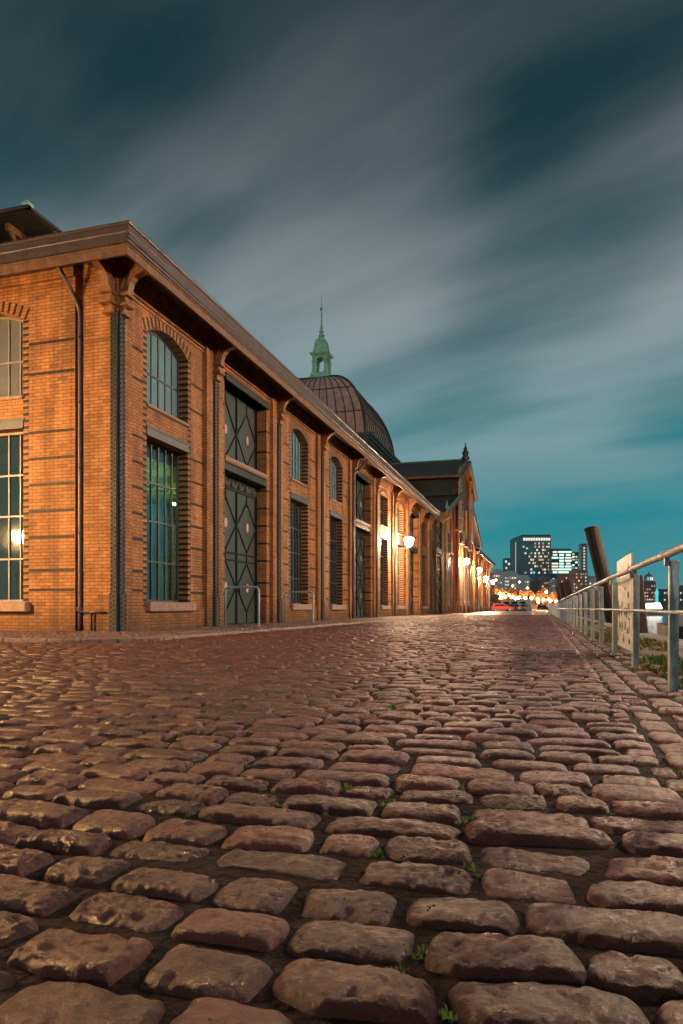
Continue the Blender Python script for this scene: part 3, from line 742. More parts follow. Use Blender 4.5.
# nave clerestory
NX0,NX1,NY0=-34.9,-19.3,22.3
def nave(y0,y1,front):
    mb=MB(); mb.box(NX0,NX1,y0,y1,11.9,15.3); part(mb,'clerestory_wall',M['darkwall'])
    e=1.05; ef=1.4; A=(NX0-e,NX1+e); ya=y0-(ef if front else 0); yb=y1+(0 if front else e)
    mb=MB(); cxm=(NX0+NX1)/2; zr=18.6
    h0=(cxm,ya+ (8.8 if front else 0),zr); h1=(cxm,yb-(0 if front else 8.8),zr)
    a=(A[0],ya,15.42);b=(A[1],ya,15.42);c_=(A[1],yb,15.42);d=(A[0],yb,15.42)
    mb.face([b,c_,h1,h0]); mb.face([a,d,h1,h0]); mb.face([a,b,h0]); mb.face([d,c_,h1])
    part(mb,'roof',M['roof'])
    mb=MB(); mb.box(A[0],A[1],ya,yb,15.27,15.3); part(mb,'soffit',M['darkwall'])
    mb=MB(); mb.box(A[1]-.05,A[1]+.12,ya-.1,yb,15.3,15.42)
    if front: mb.box(A[0]-.1,A[1]+.12,ya-.12,ya+.05,15.3,15.43)
    part(mb,'eave_trim',M['gutter'])
    b=MB()
    b.box(0,.95,0,.18,15.0,15.26); b.bar((.02,.09,14.1),(.75,.09,15.05),.12); pb=b.build('eave_bracket',M['corbel'])
    y=y0+.1
    while y<min(y1,y0+14): put(pb,hall,(NX1-FX,y-FY,0)); y+=1.6
    if front:
        x=NX1-.2
        while x>NX1-14: put(pb,hall,(x-.18-FX,y0-FY,0),-math.pi/2); x-=1.6
    drop(pb)
nave(NY0,75.0,True); nave(92.0,138.5,False)
wb=win_proto(1.5,1.7,0,[.9],False,glass='frost',cols=3,sillp=False)
for k in range(4): put(wb,hall,(NX1-1.3-1.7*k-FX,NY0-.05-FY,12.9),-math.pi/2)
for k in range(4): put(wb,hall,(NX1+.05-FX,NY0+1.3+1.8*k-FY,12.9),0)
mb=MB(); mb.tube([(NX1-1.6,NY0-1.0,15.0),(NX1-1.5,NY0-.95,14.75),(NX1-.95,NY0-.25,13.6),(NX1-.7,NY0-.12,13.2),(NX1-.7,NY0-.12,11.9)],.07,8); part(mb,'downpipe',M['pipe'])
mb=MB(); mb.lathe([(.2,0),(.24,.12),(.12,.2),(.05,.3)],8,(NX1+.95,NY0-1.3,15.42)); 
part(mb,'finial',M['verd'])

# dome over the crossing
DX,DY,HA,ZB=-27.3,83.5,7.8,20.5
mb=MB(); mb.box(DX-HA+.3,DX+HA-.3,DY-HA+.3,DY+HA-.3,15.0,19.4); part(mb,'dome_drum',M['darkwall'])
mb=MB()
for h,z0,z1 in ((.15,18.9,19.2),(.35,19.2,19.5),(.55,19.5,19.8),(.8,19.8,20.15),(1.0,20.15,20.45),(.45,20.45,20.62)):
    mb.box(DX-HA-h,DX+HA+h,DY-HA-h,DY+HA+h,z0,z1)
part(mb,'dome_cornice',M['cornice'])
prof=[]
NP=14
for i in range(NP+1):
    t=i/NP*math.pi/2*.93; prof.append((HA*math.cos(t)**1.0, 9.35*math.sin(t)/math.sin(math.pi/2*.93)))
dome=MB()
for (r0,z0),(r1,z1) in zip(prof[:-1],prof[1:]):
    for k in range(4):
        c0=[(-1,-1),(1,-1),(1,1),(-1,1)][k]; c1=[(1,-1),(1,1),(-1,1),(-1,-1)][k]
        dome.face([(DX+c0[0]*r0,DY+c0[1]*r0,ZB+z0),(DX+c1[0]*r0,DY+c1[1]*r0,ZB+z0),(DX+c1[0]*r1,DY+c1[1]*r1,ZB+z1),(DX+c0[0]*r1,DY+c0[1]*r1,ZB+z1)])
r,z=prof[-1]; dome.face([(DX-r,DY-r,ZB+z),(DX+r,DY-r,ZB+z),(DX+r,DY+r,ZB+z),(DX-r,DY+r,ZB+z)])
dm=part(dome,'dome',M['copper'])
rib=MB()
def rp(i,ax,f,sg):     # point on a face of the dome
    r,z=prof[i]; 
    return (DX+f*r,DY+sg*(r+.03),ZB+z) if ax=='y' else (DX+sg*(r+.03),DY+f*r,ZB+z)
for ax in 'xy':
    for sg in (-1,1):
        for f in [-1+2*k/14 for k in range(15)]:
            rib.tube([rp(i,ax,f,sg) for i in range(NP+1)],.14 if abs(f)>.99 else .07,5)
        for i in (3,7): rib.tube([rp(i,ax,-1,sg),rp(i,ax,1,sg)],.05,5)
r_=rib.build('dome_ribs',M['coppergrey'],dm)
# lantern
lt=MB(); zl=ZB+9.3
lt.lathe([(2.4,-.1),(2.3,.15),(1.75,.45),(1.45,.95)],4,(DX,DY,zl-.15),rot=math.pi/4)
for k in range(4):
    a=math.pi/4+k*math.pi/2; a2=a+math.pi/2
    A=Vector((DX+1.12*math.cos(a),DY+1.12*math.sin(a),0)); B=Vector((DX+1.12*math.cos(a2),DY+1.12*math.sin(a2),0))
    lt.box(A.x-.17,A.x+.17,A.y-.17,A.y+.17,zl+.7,zl+3.1); lt.box(A.x-.25,A.x+.25,A.y-.25,A.y+.25,zl+.75,zl+1.0); lt.box(A.x-.24,A.x+.24,A.y-.24,A.y+.24,zl+2.2,zl+2.35)
    for q in range(6):
        t0=math.pi*q/6; t1=math.pi*(q+1)/6
        P0=A.lerp(B,.5-.36*math.cos(t0)); P1=A.lerp(B,.5-.36*math.cos(t1))
        z0=zl+2.3+.5*math.sin(t0); z1=zl+2.3+.5*math.sin(t1)
        lt.face([(P0.x,P0.y,z0),(P1.x,P1.y,z1),(P1.x,P1.y,zl+3.1),(P0.x,P0.y,zl+3.1)])
lt.lathe([(1.25,0),(1.72,.2),(1.78,.36),(1.25,.48),(1.15,1.0),(1.0,1.8),(.8,2.2),(.35,2.5),(.26,2.8)],4,(DX,DY,zl+3.0),rot=math.pi/4)
ln=lt.build('lantern',M['verd'],dm)
sp=MB(); sp.lathe([(.3,0),(.42,.2),(.2,.4),(.34,.7),(.2,.9),(.24,1.2),(.12,1.5),(.08,3.3),(.2,3.5),(.24,3.7),(.1,3.9),(.04,4.1),(.02,5.4)],8,(DX,DY,zl+5.6)); sp.build('spire',M['verd'],dm)

# transept towards the water
TX=-9.55; TY0,TY1,TC=65.3,101.7,83.5
mb=MB()
side=[(TY0,0),(TY1,0),(TY1,9.6),(TC+6.9,12.9),(TC+6.9,14.9),(TC,17.9),(TC-6.9,14.9),(TC-6.9,12.9),(TY0,9.6)]
mb.extr(side,lambda u,v,w:(w,u,v),-19.5,TX)
mb.extr([(TC-6.5,0),(TC+6.5,0),(TC+6.5,14.9),(TC,17.7),(TC-6.5,14.9)],lambda u,v,w:(w,u,v),TX,TX+.35)
for y in (67.2,70.0,74.0,93.0,97.0,99.8): mb.box(TX,TX+.15,y-.35,y+.35,0,9.4+ (0 if y in(67.2,99.8) else .6))
for y in (77.2,81.2,85.8,89.8): mb.box(TX+.3,TX+.55,y-.4,y+.4,0,12.6)
for i in range(7): mb.box(TX,TX+.1+.03*i,TY0+.2+.9*i,TY0+1.0+.9*i,8.7+.22*i,9.3+.22*i)
for y0,y1 in ((65.4,76.4),(90.6,101.6)):
    for z in BANDS: mb.box(TX,TX+.004,y0,y1,z-.036,z+.036,1)
part(mb,'wall',[M['brick'],M['darkbrick']])
mb=MB(); mb.box(TX-10,TX-.02,TC-7,TC+7,12.9,14.95)
mb.box(-19.5,TX-.02,TC-7.05,TC-6.92,12.7,14.95); part(mb,'clerestory_wall',M['darkwall'])
def slab(mb,y0,z0,y1,z1,x0,x1,t=.18,m=0): mb.extr([(y0,z0),(y1,z1),(y1,z1+t),(y0,z0+t)],lambda u,v,w:(w,u,v),x0,x1,m)
mb=MB(); slab(mb,TC-8.6,14.95,TC,18.35,-27,-8.85); slab(mb,TC+8.6,14.95,TC,18.35,-27,-8.85)
slab(mb,TY0-.8,9.55,TC-6.9,13.1,-19.5,-8.75); slab(mb,TY1+.8,9.55,TC+6.9,13.1,-19.5,-8.75); part(mb,'roof',M['roof'])
mb=MB(); slab(mb,TC-8.5,14.86,TC,18.26,-9.3,-8.88,.08); slab(mb,TC+8.5,14.86,TC,18.26,-9.3,-8.88,.08); part(mb,'gable_lining',M['orangewood'])
mb=MB(); slab(mb,TC-8.7,15.0,TC,18.42,-8.85,-8.7,.3); slab(mb,TC+8.7,15.0,TC,18.42,-8.85,-8.7,.3)
slab(mb,TY0-.9,9.6,TC-6.9,13.16,-8.75,-8.6,.28); slab(mb,TY1+.9,9.6,TC+6.9,13.16,-8.75,-8.6,.28)
mb.box(-27,-8.9,TC-.15,TC+.15,18.45,18.66); part(mb,'gable_trim',M['verdtrim'])
for y,z in ((TC-8.3,15.3),(TC-6.6,16.0),(TY0-.4,10.0)):
    mb=MB(); mb.lathe([(.2,0),(.24,.2),(.12,.35),(.05,.8)],6,(-8.75,y,z)); part(mb,'finial',M['verdtrim'])
mb=MB(); slab(mb,TC-8.7,14.7,TC,18.1,-8.32,-8.7,.3); slab(mb,TC+8.7,14.7,TC,18.1,-8.32,-8.7,.3); mb.box(-27,-8.7,TC-8.85,TC-8.6,14.85,15.12)
slab(mb,TY0-.9,9.3,TC-6.9,12.86,-8.72,-8.62,.3); slab(mb,TY1+.9,9.3,TC+6.9,12.86,-8.72,-8.62,.3); mb.box(-12,-8.6,TY0-1.0,TY0-.8,9.4,9.62); part(mb,'bargeboard',M['fascia'])
mb=MB(); mb.lathe([(.45,0),(.5,.3),(.3,.5),(.4,.9),(.22,1.2),(.24,1.4),(.1,1.6),(.02,2.2)],8,(-9.0,TC,18.5)); part(mb,'finial',M['coppergrey'])
for s in (-1,1):
    for q in (7.3,6.4):
        mb=MB(); y=TC+s*q; mb.box(-8.95,-8.7,y-.18,y+.18,9.1,15.0+ (0 if q>7 else .4))
        for k in range(9): mb.box(-9.0,-8.66,y-.23,y+.23,9.3+.62*k,9.42+.62*k)
        part(mb,'timber_post',M['palepost'])
    mb=MB(); mb.bar((-9.2,TC+s*7.3,9.2),(-8.8,TC+s*4.4,12.4),.25); mb.bar((-9.2,TC+s*6.4,13.0),(-8.7,TC+s*3.4,16.6),.25); part(mb,'timber_brace',M['orangewood'])
wn=win_proto(1.3,5.0,.4,[1.2,2.4,3.6],False,glass='glassdark',cols=3,sillp=True)
for y in (72.0,95.0): put(wn,hall,(TX+.08-FX,y-FY,.9)); put(W_up_d,hall,(TX+.05-FX,y-FY,6.4))
for y in (79.2,83.5,87.8): put(wn,hall,(TX+.43-FX,y-FY,1.0)); put(W_up_d,hall,(TX+.43-FX,y-FY,8.0))
mb=MB(); mb.tube([(TX+.3,74.9,11.5),(TX+.3,74.9,.05)],.1,8); part(mb,'downpipe',M['redpipe'])
# open steel lattice between wing and transept
mb=MB()
for y in (62.2,65.6): 
    mb.box(-9.5,-9.3,y-.12,y+.12,0,8.8); mb.box(-10.3,-10.15,y-.1,y+.1,0,8.8)
for k in range(7):
    z=.3+k*1.3; mb.bar((-9.4,62.2,z),(-9.4,65.6,z),.11)
    if k<6: mb.bar((-9.4,62.2,z+1.3),(-9.4,65.6,z),.09)
mb.box(-9.52,-9.32,62.2,65.6,5.7,6.2)
part(mb,'steel_lattice',M['doorbar'])
mb=MB(); mb.box(-20,-9.9,61.6,65.4,0,9.3); part(mb,'wall',[M['brick']])
mb=MB(); mb.tube([(-8.95,60.9,8.75),(-8.95,61.0,8.5),(-9.2,61.5,8.1),(-9.62,61.75,7.9),(-9.7,61.8,7.6),(-9.7,61.8,.1)],.07,8); part(mb,'downpipe',M['pipe'],smooth=True); mb=MB(); mb.tube([(-8.95,35.0,8.8),(-9.0,35.6,8.62),(-9.5,36.0,8.3),(-9.7,36.05,8.1)],.06,8); part(mb,'downpipe',M['pipe'])
# far wing
mb=MB(); fc=[102.0+5.35*k for k in range(7)]
for k in range(6):
    mid=bay(mb,Tf,fc[k],fc[k+1],'w',0,None,False)
    put(W_low_d,hall,(-.44,mid-FY,.76)); put(W_up_d,hall,(-.44,mid-FY,5.95))
for y in fc: bx(mb,Tf,y-.55,y+.55,0,9.0,-.3,0)
mb.box(-45,-10.2,fc[-1],fc[-1]+.5,0,9)
part(mb,'wall',[M['brick'],M['darkbrick'],M['archbrick']])
for y in fc: put(BRK,hall,(0,y-FY,0)); put(COLM,hall,(.002,y-FY,0))
ye=fc[-1]+1.2
mb=MB(); mb.box(-10,-8.9,101.8,ye,8.98,9.0); part(mb,'soffit',M['soffit'])
mb=MB(); mb.box(-8.95,-8.85,101.8,ye,8.6,9.2); part(mb,'gutter',M['gutter'])
mb=MB(); mb.face([(-8.85,101.8,9.2),(-8.85,ye,9.2),(-19.3,ye,12.3),(-19.3,101.8,12.3)]); mb.face([(-45,ye,9.2),(-8.85,ye,9.2),(-19.3,ye-.5,12.3),(-45,ye-.5,12.3)]); part(mb,'roof',M['roof'])
for o in (W_low,W_lowe,W_up,W_upe,W_low_d,W_up_d,DOOR,COLM,BRK,wb,wn): drop(o)

# ------------------------------------------------------------------ wall lamps on scrolled brackets
def wall_lantern(x,y,z,wallx,label,first=[None]):
    t=thing('wall_lamp',(wallx,y,z),label,'lamp','lit wall lamps along the brick hall')
    if first[0]:
        drop(t) if False else None
        for ch in first[0].children: copy_tree(ch,t)
        return t
    p=x-wallx
    b=MB(); b.tube([(0,0,-.55),(p*.5,0,-.52),(p,0,-.45),(p,0,-.34)],.03,8)
    b.tube([(.02,0,-.9),(.2,0,-.95),(.42,0,-.85),(.5,0,-.68),(.42,0,-.56)],.022,8)
    b.tube([(.42+.13*math.cos(a)*(1-a/14),0,-.72+.13*math.sin(a)*(1-a/14)) for a in [k*.6 for k in range(14)]],.016,6)
    b.box(0,.03,-.06,.06,-1.1,-.3); b.build('lamp_arm',M['lampiron'],t)
    g=MB(); g.lathe([(.08,-.36),(.17,-.32),(.27,-.08),(.32,.15),(.28,.24),(.14,.28)],12,(p,0,0)); g.build('lamp_glass',M['glow'],t,smooth=True)
    h=MB(); h.lathe([(.12,.285),(.16,.31),(.07,.4),(.03,.48)],12,(p,0,0)); h.lathe([(.09,-.40),(.09,-.345)],12,(p,0,0)); h.build('lamp_cap',M['lampiron'],t)
    first[0]=t; return t
wall_lantern(-8.88,46.6,5.2,-9.8,'lit lantern on a scrolled iron arm, the nearest and largest of the wall lamps')
wall_lantern(-8.3,78.4,5.9,-9.22,'lit lantern on the gabled middle part, second wall lamp from the near end')
wall_lantern(0,97.0,5.9,-9.4,'lit lantern just past the gabled middle part, third wall lamp from the near end')
wall_lantern(0,113,5.4,-9.8,'lit lantern on the far wing, fourth wall lamp, next to the last one')
wall_lantern(0,129,5.4,-9.8,'lit lantern at the far end of the hall, last and smallest wall lamp')

# ------------------------------------------------------------------ street lamps out of view: one mirrored in a window, the others added for light
def street_lamp(x,y,h,label,gm,r=.2,brim=None):
    t=thing('street_lamp',(x,y,0),label,'street lamp','street lamps on the cobbled square')
    b=MB(); b.lathe([(.14,-1.7),(.14,.5),(.09,.6),(.07,1.2),(.05,h-1.45*r),(.09,h-1.35*r)],12); b.build('lamp_post',M['lampiron'],t,smooth=True)
    g=MB(); g.lathe([(.4*r,-1.3*r),(r,-.4*r),(r*1.05,.4*r),(.5*r,1.1*r)],12,(0,0,h)); g.build('lamp_glass',gm,t,smooth=True)
    c_=MB(); c_.lathe([(brim or r*1.25,1.12*r),(r*.8,1.7*r),(.02,2.3*r)],20,(0,0,h)); c_.build('lamp_cap',M['lampiron'],t)
GA=emis('square_lamp_glow',(1,.53,.19),3500); GB=emis('added_river_light',(1,.60,.44),480); GC=emis('added_far_river_light',(1,.68,.42),1700)  # the river-side glows belong to added lamps out of view
street_lamp(-22.3,4.0,3.75,'lit lantern on a post mirrored in the window of the end wall',GA,.17)
street_lamp(-17.5,6.2,4.7,'unseen street lamp with a wide hood, added to light the end wall',GA,.24,.68)  # added out of view to light the end wall; brim keeps the eaves dim
street_lamp(10,13.0,9.5,'unseen tall globe lamp, added on the river side to light facade and cobbles',GB,.6)  # no lamp in sight here: added to light near facade and foreground stones
street_lamp(17,37.0,10,'unseen farther globe lamp, added on the river side to light the middle bays',GC,.6)  # another added lamp out of view, so the farther bays get light
street_lamp(0,-26,10,'unseen lamp added behind the camera to light the railing posts',emis('added_rear_light',(1,.78,.60),1900),.3)  # added fill lamp behind the camera, brightens the post faces

# ------------------------------------------------------------------ bike hoops by the doors
def hoop(x0,x1,y,h,label,r=.035):
    t=[]
    m=MB(); k=.12
    pts=[(x0,y,0),(x0,y,h-k)]+[(x0+(k-k*math.cos(a))*(1 if x1>x0 else -1),y,h-k+k*math.sin(a)) for a in (.4,.8,1.2,1.57)]
    pts+=[(x1-(k-k*math.cos(a))*(1 if x1>x0 else -1),y,h-k+k*math.sin(a)) for a in (1.57,1.2,.8,.4,0)]+[(x1,y,0)]
    m.tube(pts,r,10)
    m.build('bike_hoop',M['post'],smooth=True,label=label,cat='bike hoop',group='steel hoops standing by the hall')
hoop(-8.5,-9.65,19.7,1.25,'grey steel hoop beside the first dark green door, nearest the camera')
hoop(-8.55,-9.7,25.1,1.22,'grey steel hoop between the first dark green door and the next window')
hoop(-6.4,-8.7,72,1.25,'pale wide steel hoop in front of the gabled middle part')

# ------------------------------------------------------------------ railing
fence=thing('railing',(.905,5.41,0),'long galvanised railing with square posts between cobbled road and water','railing')
pm=MB(); pm.box(-.033,.033,-.033,.033,-.1,.945); PM=pm.build('post',M['post'],bevel=.006)
ys=[5.41-4.2,5.41-2.1]+[5.41+2.1*k for k in range(56)]
for i,y in enumerate(ys):
    c_=PM.copy(); COL.objects.link(c_); c_.parent=fence; c_.location=(random.uniform(-.004,.004),y-5.41,random.uniform(-.008,.004)); c_.rotation_euler=(random.gauss(0,.006),random.uniform(-.006,.006),random.gauss(0,.03))
drop(PM)
m=MB(); pts=[]; y=1.0
while y<123: pts.append((-.055+0*random.gauss(0,.004),y-5.41,.99+random.gauss(0,.004))); y+=1.05
m.tube(pts,.027,12); m.build('top_rail',M['rail'],fence,smooth=True)
m=MB(); pts=[]; y=1.0
while y<123: pts.append((-.045,y-5.41,.575+random.gauss(0,.004))); y+=1.05
m.tube(pts,.014,8); m.build('middle_rail',M['rail'],fence,smooth=True)
m=MB(); m.tube([(-.055,-.03,0),(-.055,.03,0)],.033,10); m.box(-.06,-.03,-.028,.028,-.085,.0); CL=m.build('clamp',M['rail'])
for y in ys[:16]:
    c_=CL.copy(); COL.objects.link(c_); c_.parent=fence; c_.location=(0,y-5.41,.99)
drop(CL)
# board fixed behind the railing
bd=thing('notice_board',(1.0,9.42,0),'weathered white board with dark stains and stickers fixed behind the railing','board')
m=MB(); m.box(-.012,.012,-.8,.8,.09,1.25); m.build('board_panel',M['white'],bd,bevel=.004)
for k in range(34):
    s=MB(); zz=random.uniform(.12,1.12); yy=random.uniform(-.74,.6); w=random.uniform(.03,.16); h=random.uniform(.02,.12)
    s.extr([(yy,zz),(yy+w,zz+random.uniform(-.02,.02)),(yy+w*random.uniform(.6,1),zz+h),(yy+w*.1,zz+h*random.uniform(.6,1))],lambda u,v,w_:(w_,u,v),-.0155,-.0125)
    s.build('sticker',M['sticker'] if k%3 else M['stickerdark'],bd)

# ------------------------------------------------------------------ mooring piles in the water
def pile(x,y,ztop,r,lean,label,leany=0):
    m=MB(); n=14; zs=[-3+ (ztop+3)*i/16 for i in range(17)]
    base=0
    for i,z in enumerate(zs):
        for k in range(n):
            a=2*math.pi*k/n; rr=r*(1+.06*math.sin(3*a+1)+.03*random.uniform(-1,1))*(1.02-.05*i/16)
            dz=.06*math.cos(a+.5) if i==16 else 0
            m.v.append((rr*math.cos(a)+lean*(z/ max(ztop,1)), rr*math.sin(a)+leany*(z/max(ztop,1)), z+dz))
    for i in range(16):
        for k in range(n): m.f.append((i*n+k,i*n+(k+1)%n,(i+1)*n+(k+1)%n,(i+1)*n+k)); m.m.append(0)
    m.f.append(tuple(16*n+k for k in range(n))); m.m.append(0)
    m.build('mooring_pile',M['pile'],loc=(x,y,0),label=label,cat='mooring pile',group='timber mooring piles along the quay')
pile(3.05,33.0,4.25,.33,-.95,'tall thick timber pile leaning left above the railing, biggest on the quay')
pile(2.33,18.2,1.35,.15,-.13,'short dark timber pile between the two nearest railing posts')
pile(3.2,16.0,1.62,.24,-.1,'broad brown timber pile at the right edge of the picture')
pile(2.9,42,1.6,.25,-.1,'low upright timber pile just beyond the tall leaning one')
pile(2.9,56,1.7,.28,-.2,'low timber pile in the middle distance behind the railing')
pile(2.9,72,3.3,.33,-.7,'leaning timber pile near the far end of the railing, nearest of three')
pile(2.9,92,3.7,.35,-.8,'leaning timber pile near the far end of the railing, middle of three')
pile(2.9,112,3.9,.35,-.8,'leaning timber pile near the far end of the railing, farthest of three')

# ------------------------------------------------------------------ parked cars
def car(loc,rz,paint,label,van=False,hatch=True):
    t=thing('parked_car',loc,label,'car','cars parked at the end of the road',rz=rz)
    L_,Wd,H=(4.2,1.75,1.45) if not van else (4.9,1.9,1.95)
    f=lambda u,v,w:(u,w,v)
    lo=[(-L_/2,.35),(-L_/2+.02,.75),(-L_/2+.25,.88),(L_/2-.9,.92),(L_/2-.15,.72),(L_/2,.55),(L_/2-.02,.32),(L_/2-.35,.22)]
    for cx in (L_/2-.8,-L_/2+.75):
        lo+= [(cx+.36*math.cos(a),.3+.36*math.sin(a)) for a in ([0.2,.8,1.57,2.3,2.94])]
    lo+=[(-L_/2+.2,.22)]
    b=MB(); b.extr(lo,f,-Wd/2,Wd/2)
    cab=[(-L_/2+.15,.86),(-L_/2+.5,H-.06),(-L_/2+.9,H),(L_/2-2.0,H),(L_/2-1.0,.9)] if not van else [(-L_/2+.05,.86),(-L_/2+.15,H-.05),(-L_/2+.4,H),(L_/2-1.7,H),(L_/2-.8,.95)]
    b.extr(cab,f,-Wd/2+.12,Wd/2-.12); b.build('body',paint,t,bevel=.04)
    dark=M['carglass']
    g=MB()
    inn=[(cab[0][0]+.25,.92),(cab[1][0]+.15,H-.16),(cab[3][0]-.05,H-.12),(cab[4][0]-.18,.95)]
    for s in (-1,1):
        g.extr(inn,f,s*(Wd/2-.125),s*(Wd/2-.108))
    (x0,z0),(x1,z1)=cab[3],cab[4]; g.extr([(x0+.08,z0-.06),(x0+.14,z0-.06),(x1+.02,z1+.04),(x1-.04,z1+.04)],f,-Wd/2+.2,Wd/2-.2)
    (x0,z0),(x1,z1)=cab[1],cab[0]; g.extr([(x0-.04,z0-.08),(x0+.02,z0-.08),(x1+.03,z1+.08),(x1-.03,z1+.08)],f,-Wd/2+.2,Wd/2-.2)
    g.build('windows',dark,t)
    for cx in (L_/2-.8,-L_/2+.75):
        for s in (-1,1):
            w=MB(); w.tube([(cx,s*(Wd/2-.2),.3),(cx,s*(Wd/2-.01),.3)],.3,16); ww=w.build('wheel',M['tyre'],t)
            r=MB(); r.tube([(cx,s*(Wd/2-.02),.3),(cx,s*(Wd/2+.005),.3)],.18,12); r.build('rim',M['rim'],ww)
    for s in (-1,1):
        h=MB(); h.box(-L_/2-.01,-L_/2+.05,s*(Wd/2-.3)-.14,s*(Wd/2-.3)+.14,.6,.76); h.build('tail_light',M['taillight'],t)
        h=MB(); h.box(L_/2-.12,L_/2-.03,s*(Wd/2-.32)-.16,s*(Wd/2-.32)+.16,.56,.68); h.build('headlight',M['rim'],t)
    p=MB(); p.box(-L_/2-.012,-L_/2+.02,-.26,.26,.42,.53); p.build('number_plate',M['white'],t)
M['carglass']=mat('car_glass',(.01,.015,.018),.1); M['tyre']=mat('tyre',(.015,.015,.015),.8); M['rim']=mat('rim',(.45,.45,.45),.3,metal=.7)
M['taillight']=mat('tail_light',(.4,.02,.01),.3,emit=(1,.05,.02),estr=1.2)
def carpos(px,D_): x,y,_=at(px,D_); return (x,y,-.004)
car(carpos(502.5,133),R(8),mat('red_paint',(.5,.012,.008),.3),'red hatchback parked at the end of the road beside the brick hall')
car(carpos(513,136),R(75),mat('dark_paint',(.03,.035,.04),.3),'dark car parked right of the red hatchback')
car(carpos(519,138),R(75),mat('silver_paint',(.4,.43,.45),.3,metal=.4),'silver car parked in the middle of the row between two dark cars')
car(carpos(525,140),R(75),mat('grey_paint',(.10,.14,.15),.3,metal=.3),'dark grey car parked last in the row by the white kiosk')
car(carpos(543,205),R(60),mat('maroon_paint',(.12,.02,.02),.3),'small maroon car far down the road under the row of lamps')

# white low kiosk behind the cars
kx,ky,_=at(512,150)
k_=thing('kiosk',(kx,ky,0),'low white kiosk with a flat roof behind the parked cars','kiosk',rz=TH)
m=MB(); m.box(-4.2,3.6,0,5,0,2.3); m.build('wall',mat('kiosk_white',(.6,.55,.52),.6,noise=.2),k_)
m=MB(); m.box(-4.5,3.9,-.4,5.3,2.3,2.5); m.build('roof',mat('kiosk_roof',(.35,.32,.32),.6),k_)
for q in range(4):
    m=MB(); m.box(-3.8+1.8*q,-2.4+1.8*q,-.03,0.02,1.0,2.0); m.build('window',M['carglass'],k_)
m=MB(); m.box(3.62,3.95,-.6,-.3,0,2.6); m.build('corner_post',mat('cyan_paint',(.2,.5,.55),.5),k_)

# ------------------------------------------------------------------ far shore
lit={ 'warm':emis('lit_window_warm',(1,.66,.42),.85),'white':emis('lit_window_white',(1,.88,.76),1.05),'dim':emis('lit_window_dim',(1,.66,.4),.55),'green':emis('lit_window_green',(.6,1,.8),1.6),'cyan':emis('lit_window_cyan',(.15,.7,.9),1.0),'teal':emis('lit_window_teal',(.25,.75,.65),.5)}
_q={}
def quad(w,h,m):
    key=(round(w,2),round(h,2),m)
    if key not in _q:
        b=MB(); b.box(-w/2,w/2,-.12,0.02,-h/2,h/2); o=b.build('window',lit[m]); _q[key]=o.data; bpy.data.objects.remove(o)
    return _q[key]
def tower(name,px0,px1,ytop,D_,depth,m,label,cat='building',roof=None):
    x,y,_=at((px0+px1)/2,D_); z=.6+(HZ-ytop)/683*D_; w=(px1-px0)/683*D_
    t=thing(name,(x,y,0),label,cat,rz=TH)
    b=MB(); b.box(-w/2,w/2,0,depth,-2,z); b.build('wall',m,t)
    if roof:
        rm,rh=roof; b=MB(); b.extr([(-w/2-.5,z),(w/2+.5,z),(w/2*.5,z+rh),(-w/2*.5,z+rh)] if rh>0 else [(-w/2+.3,z),(w/2-.3,z),(w/2-.3,z+.5),(-w/2+.3,z+.5)],lambda u,v,w_:(u,w_,v),-.3,depth+.3); b.build('roof',rm,t)
    t['_w']=w; t['_z']=z; t['_D']=D_; t['_c']=(px0+px1)/2
    return t
def win(t,px,yy,wpx,hpx,m,k=[0]):
    D_=t['_D']; s=D_/683
    o=bpy.data.objects.new('window',quad(wpx*s,hpx*s,m)); COL.objects.link(o); o.parent=t
    o.location=((px-t['_c'])*s,-.05,.6+(HZ-yy)*s)
def clean(t):
    for k in ('_w','_z','_D','_c'): del t[k]
MT=mat('tower_concrete',(.27,.40,.42),.5,noise=.2,nscale=.1); MBn=mat('far_brown_brick',(.42,.26,.22),.8,noise=.3,nscale=.1); MW=mat('far_white_render',(.8,.78,.78),.8,noise=.3,nscale=.1)
MG=mat('far_grey_roof',(.26,.28,.29),.7,noise=.3,nscale=.1); MGL=mat('far_glass_front',(.08,.16,.15),.2)
t=tower('tower_block',521.5,551,535.5,400,27,MT,'tall dark tower block with scattered lit windows and a bright top row',roof=(MG,0))
o=bpy.data.objects.new('window',quad(1.2*400/683,34*400/683,'warm')); o.rotation_euler=(0,0,-math.pi/2); COL.objects.link(o); o.parent=t; o.location=(-t['_w']/2-.05,13,.6+(HZ-557)*400/683)
for k in range(11): win(t,524.2+2.5*k,539.2,1.9,2.6,'white')
rr=random.Random(5); nwin=0
for j in range(10):
    for i in range(14):
        px=523.5+1.95*i; yy=543.5+3.25*j
        if rr.random()<(.36 if i>3 else .16): win(t,px,yy,1.45,1.7,rr.choice(['warm','warm','white','dim','dim'])) ; nwin+=1
win(t,527,548.3,1.8,2,'cyan'); win(t,534,572.5,1.8,2,'cyan'); clean(t)
t=tower('annex_block',504.6,510.9,559,402,5,MT,'low dark annex left of the tall tower block','building',roof=(MG,0))
for px,yy in ((506,561.5),(509,564),(506.3,568),(508.8,572),(506,575)): win(t,px,yy,1.8,1.9,rr.choice(['warm','white']))
clean(t)
t=tower('glass_office',551.6,571.5,549.5,380,5,MGL,'brightly lit glass office with green white floor bands','building',roof=(MG,0))
for j in range(8): 
    for i in range(3):
        if rr.random()<.95: win(t,555+6.6*i,552+2.9*j,6.4 if rr.random()<.6 else 4.5,1.7,rr.choice(['green','white','green']))
for j in range(5):
    for i in range(7):
        if rr.random()<.4: win(t,553.5+2.6*i,576+3*j,1.5,1.6,rr.choice(['teal','white','dim']))
clean(t)
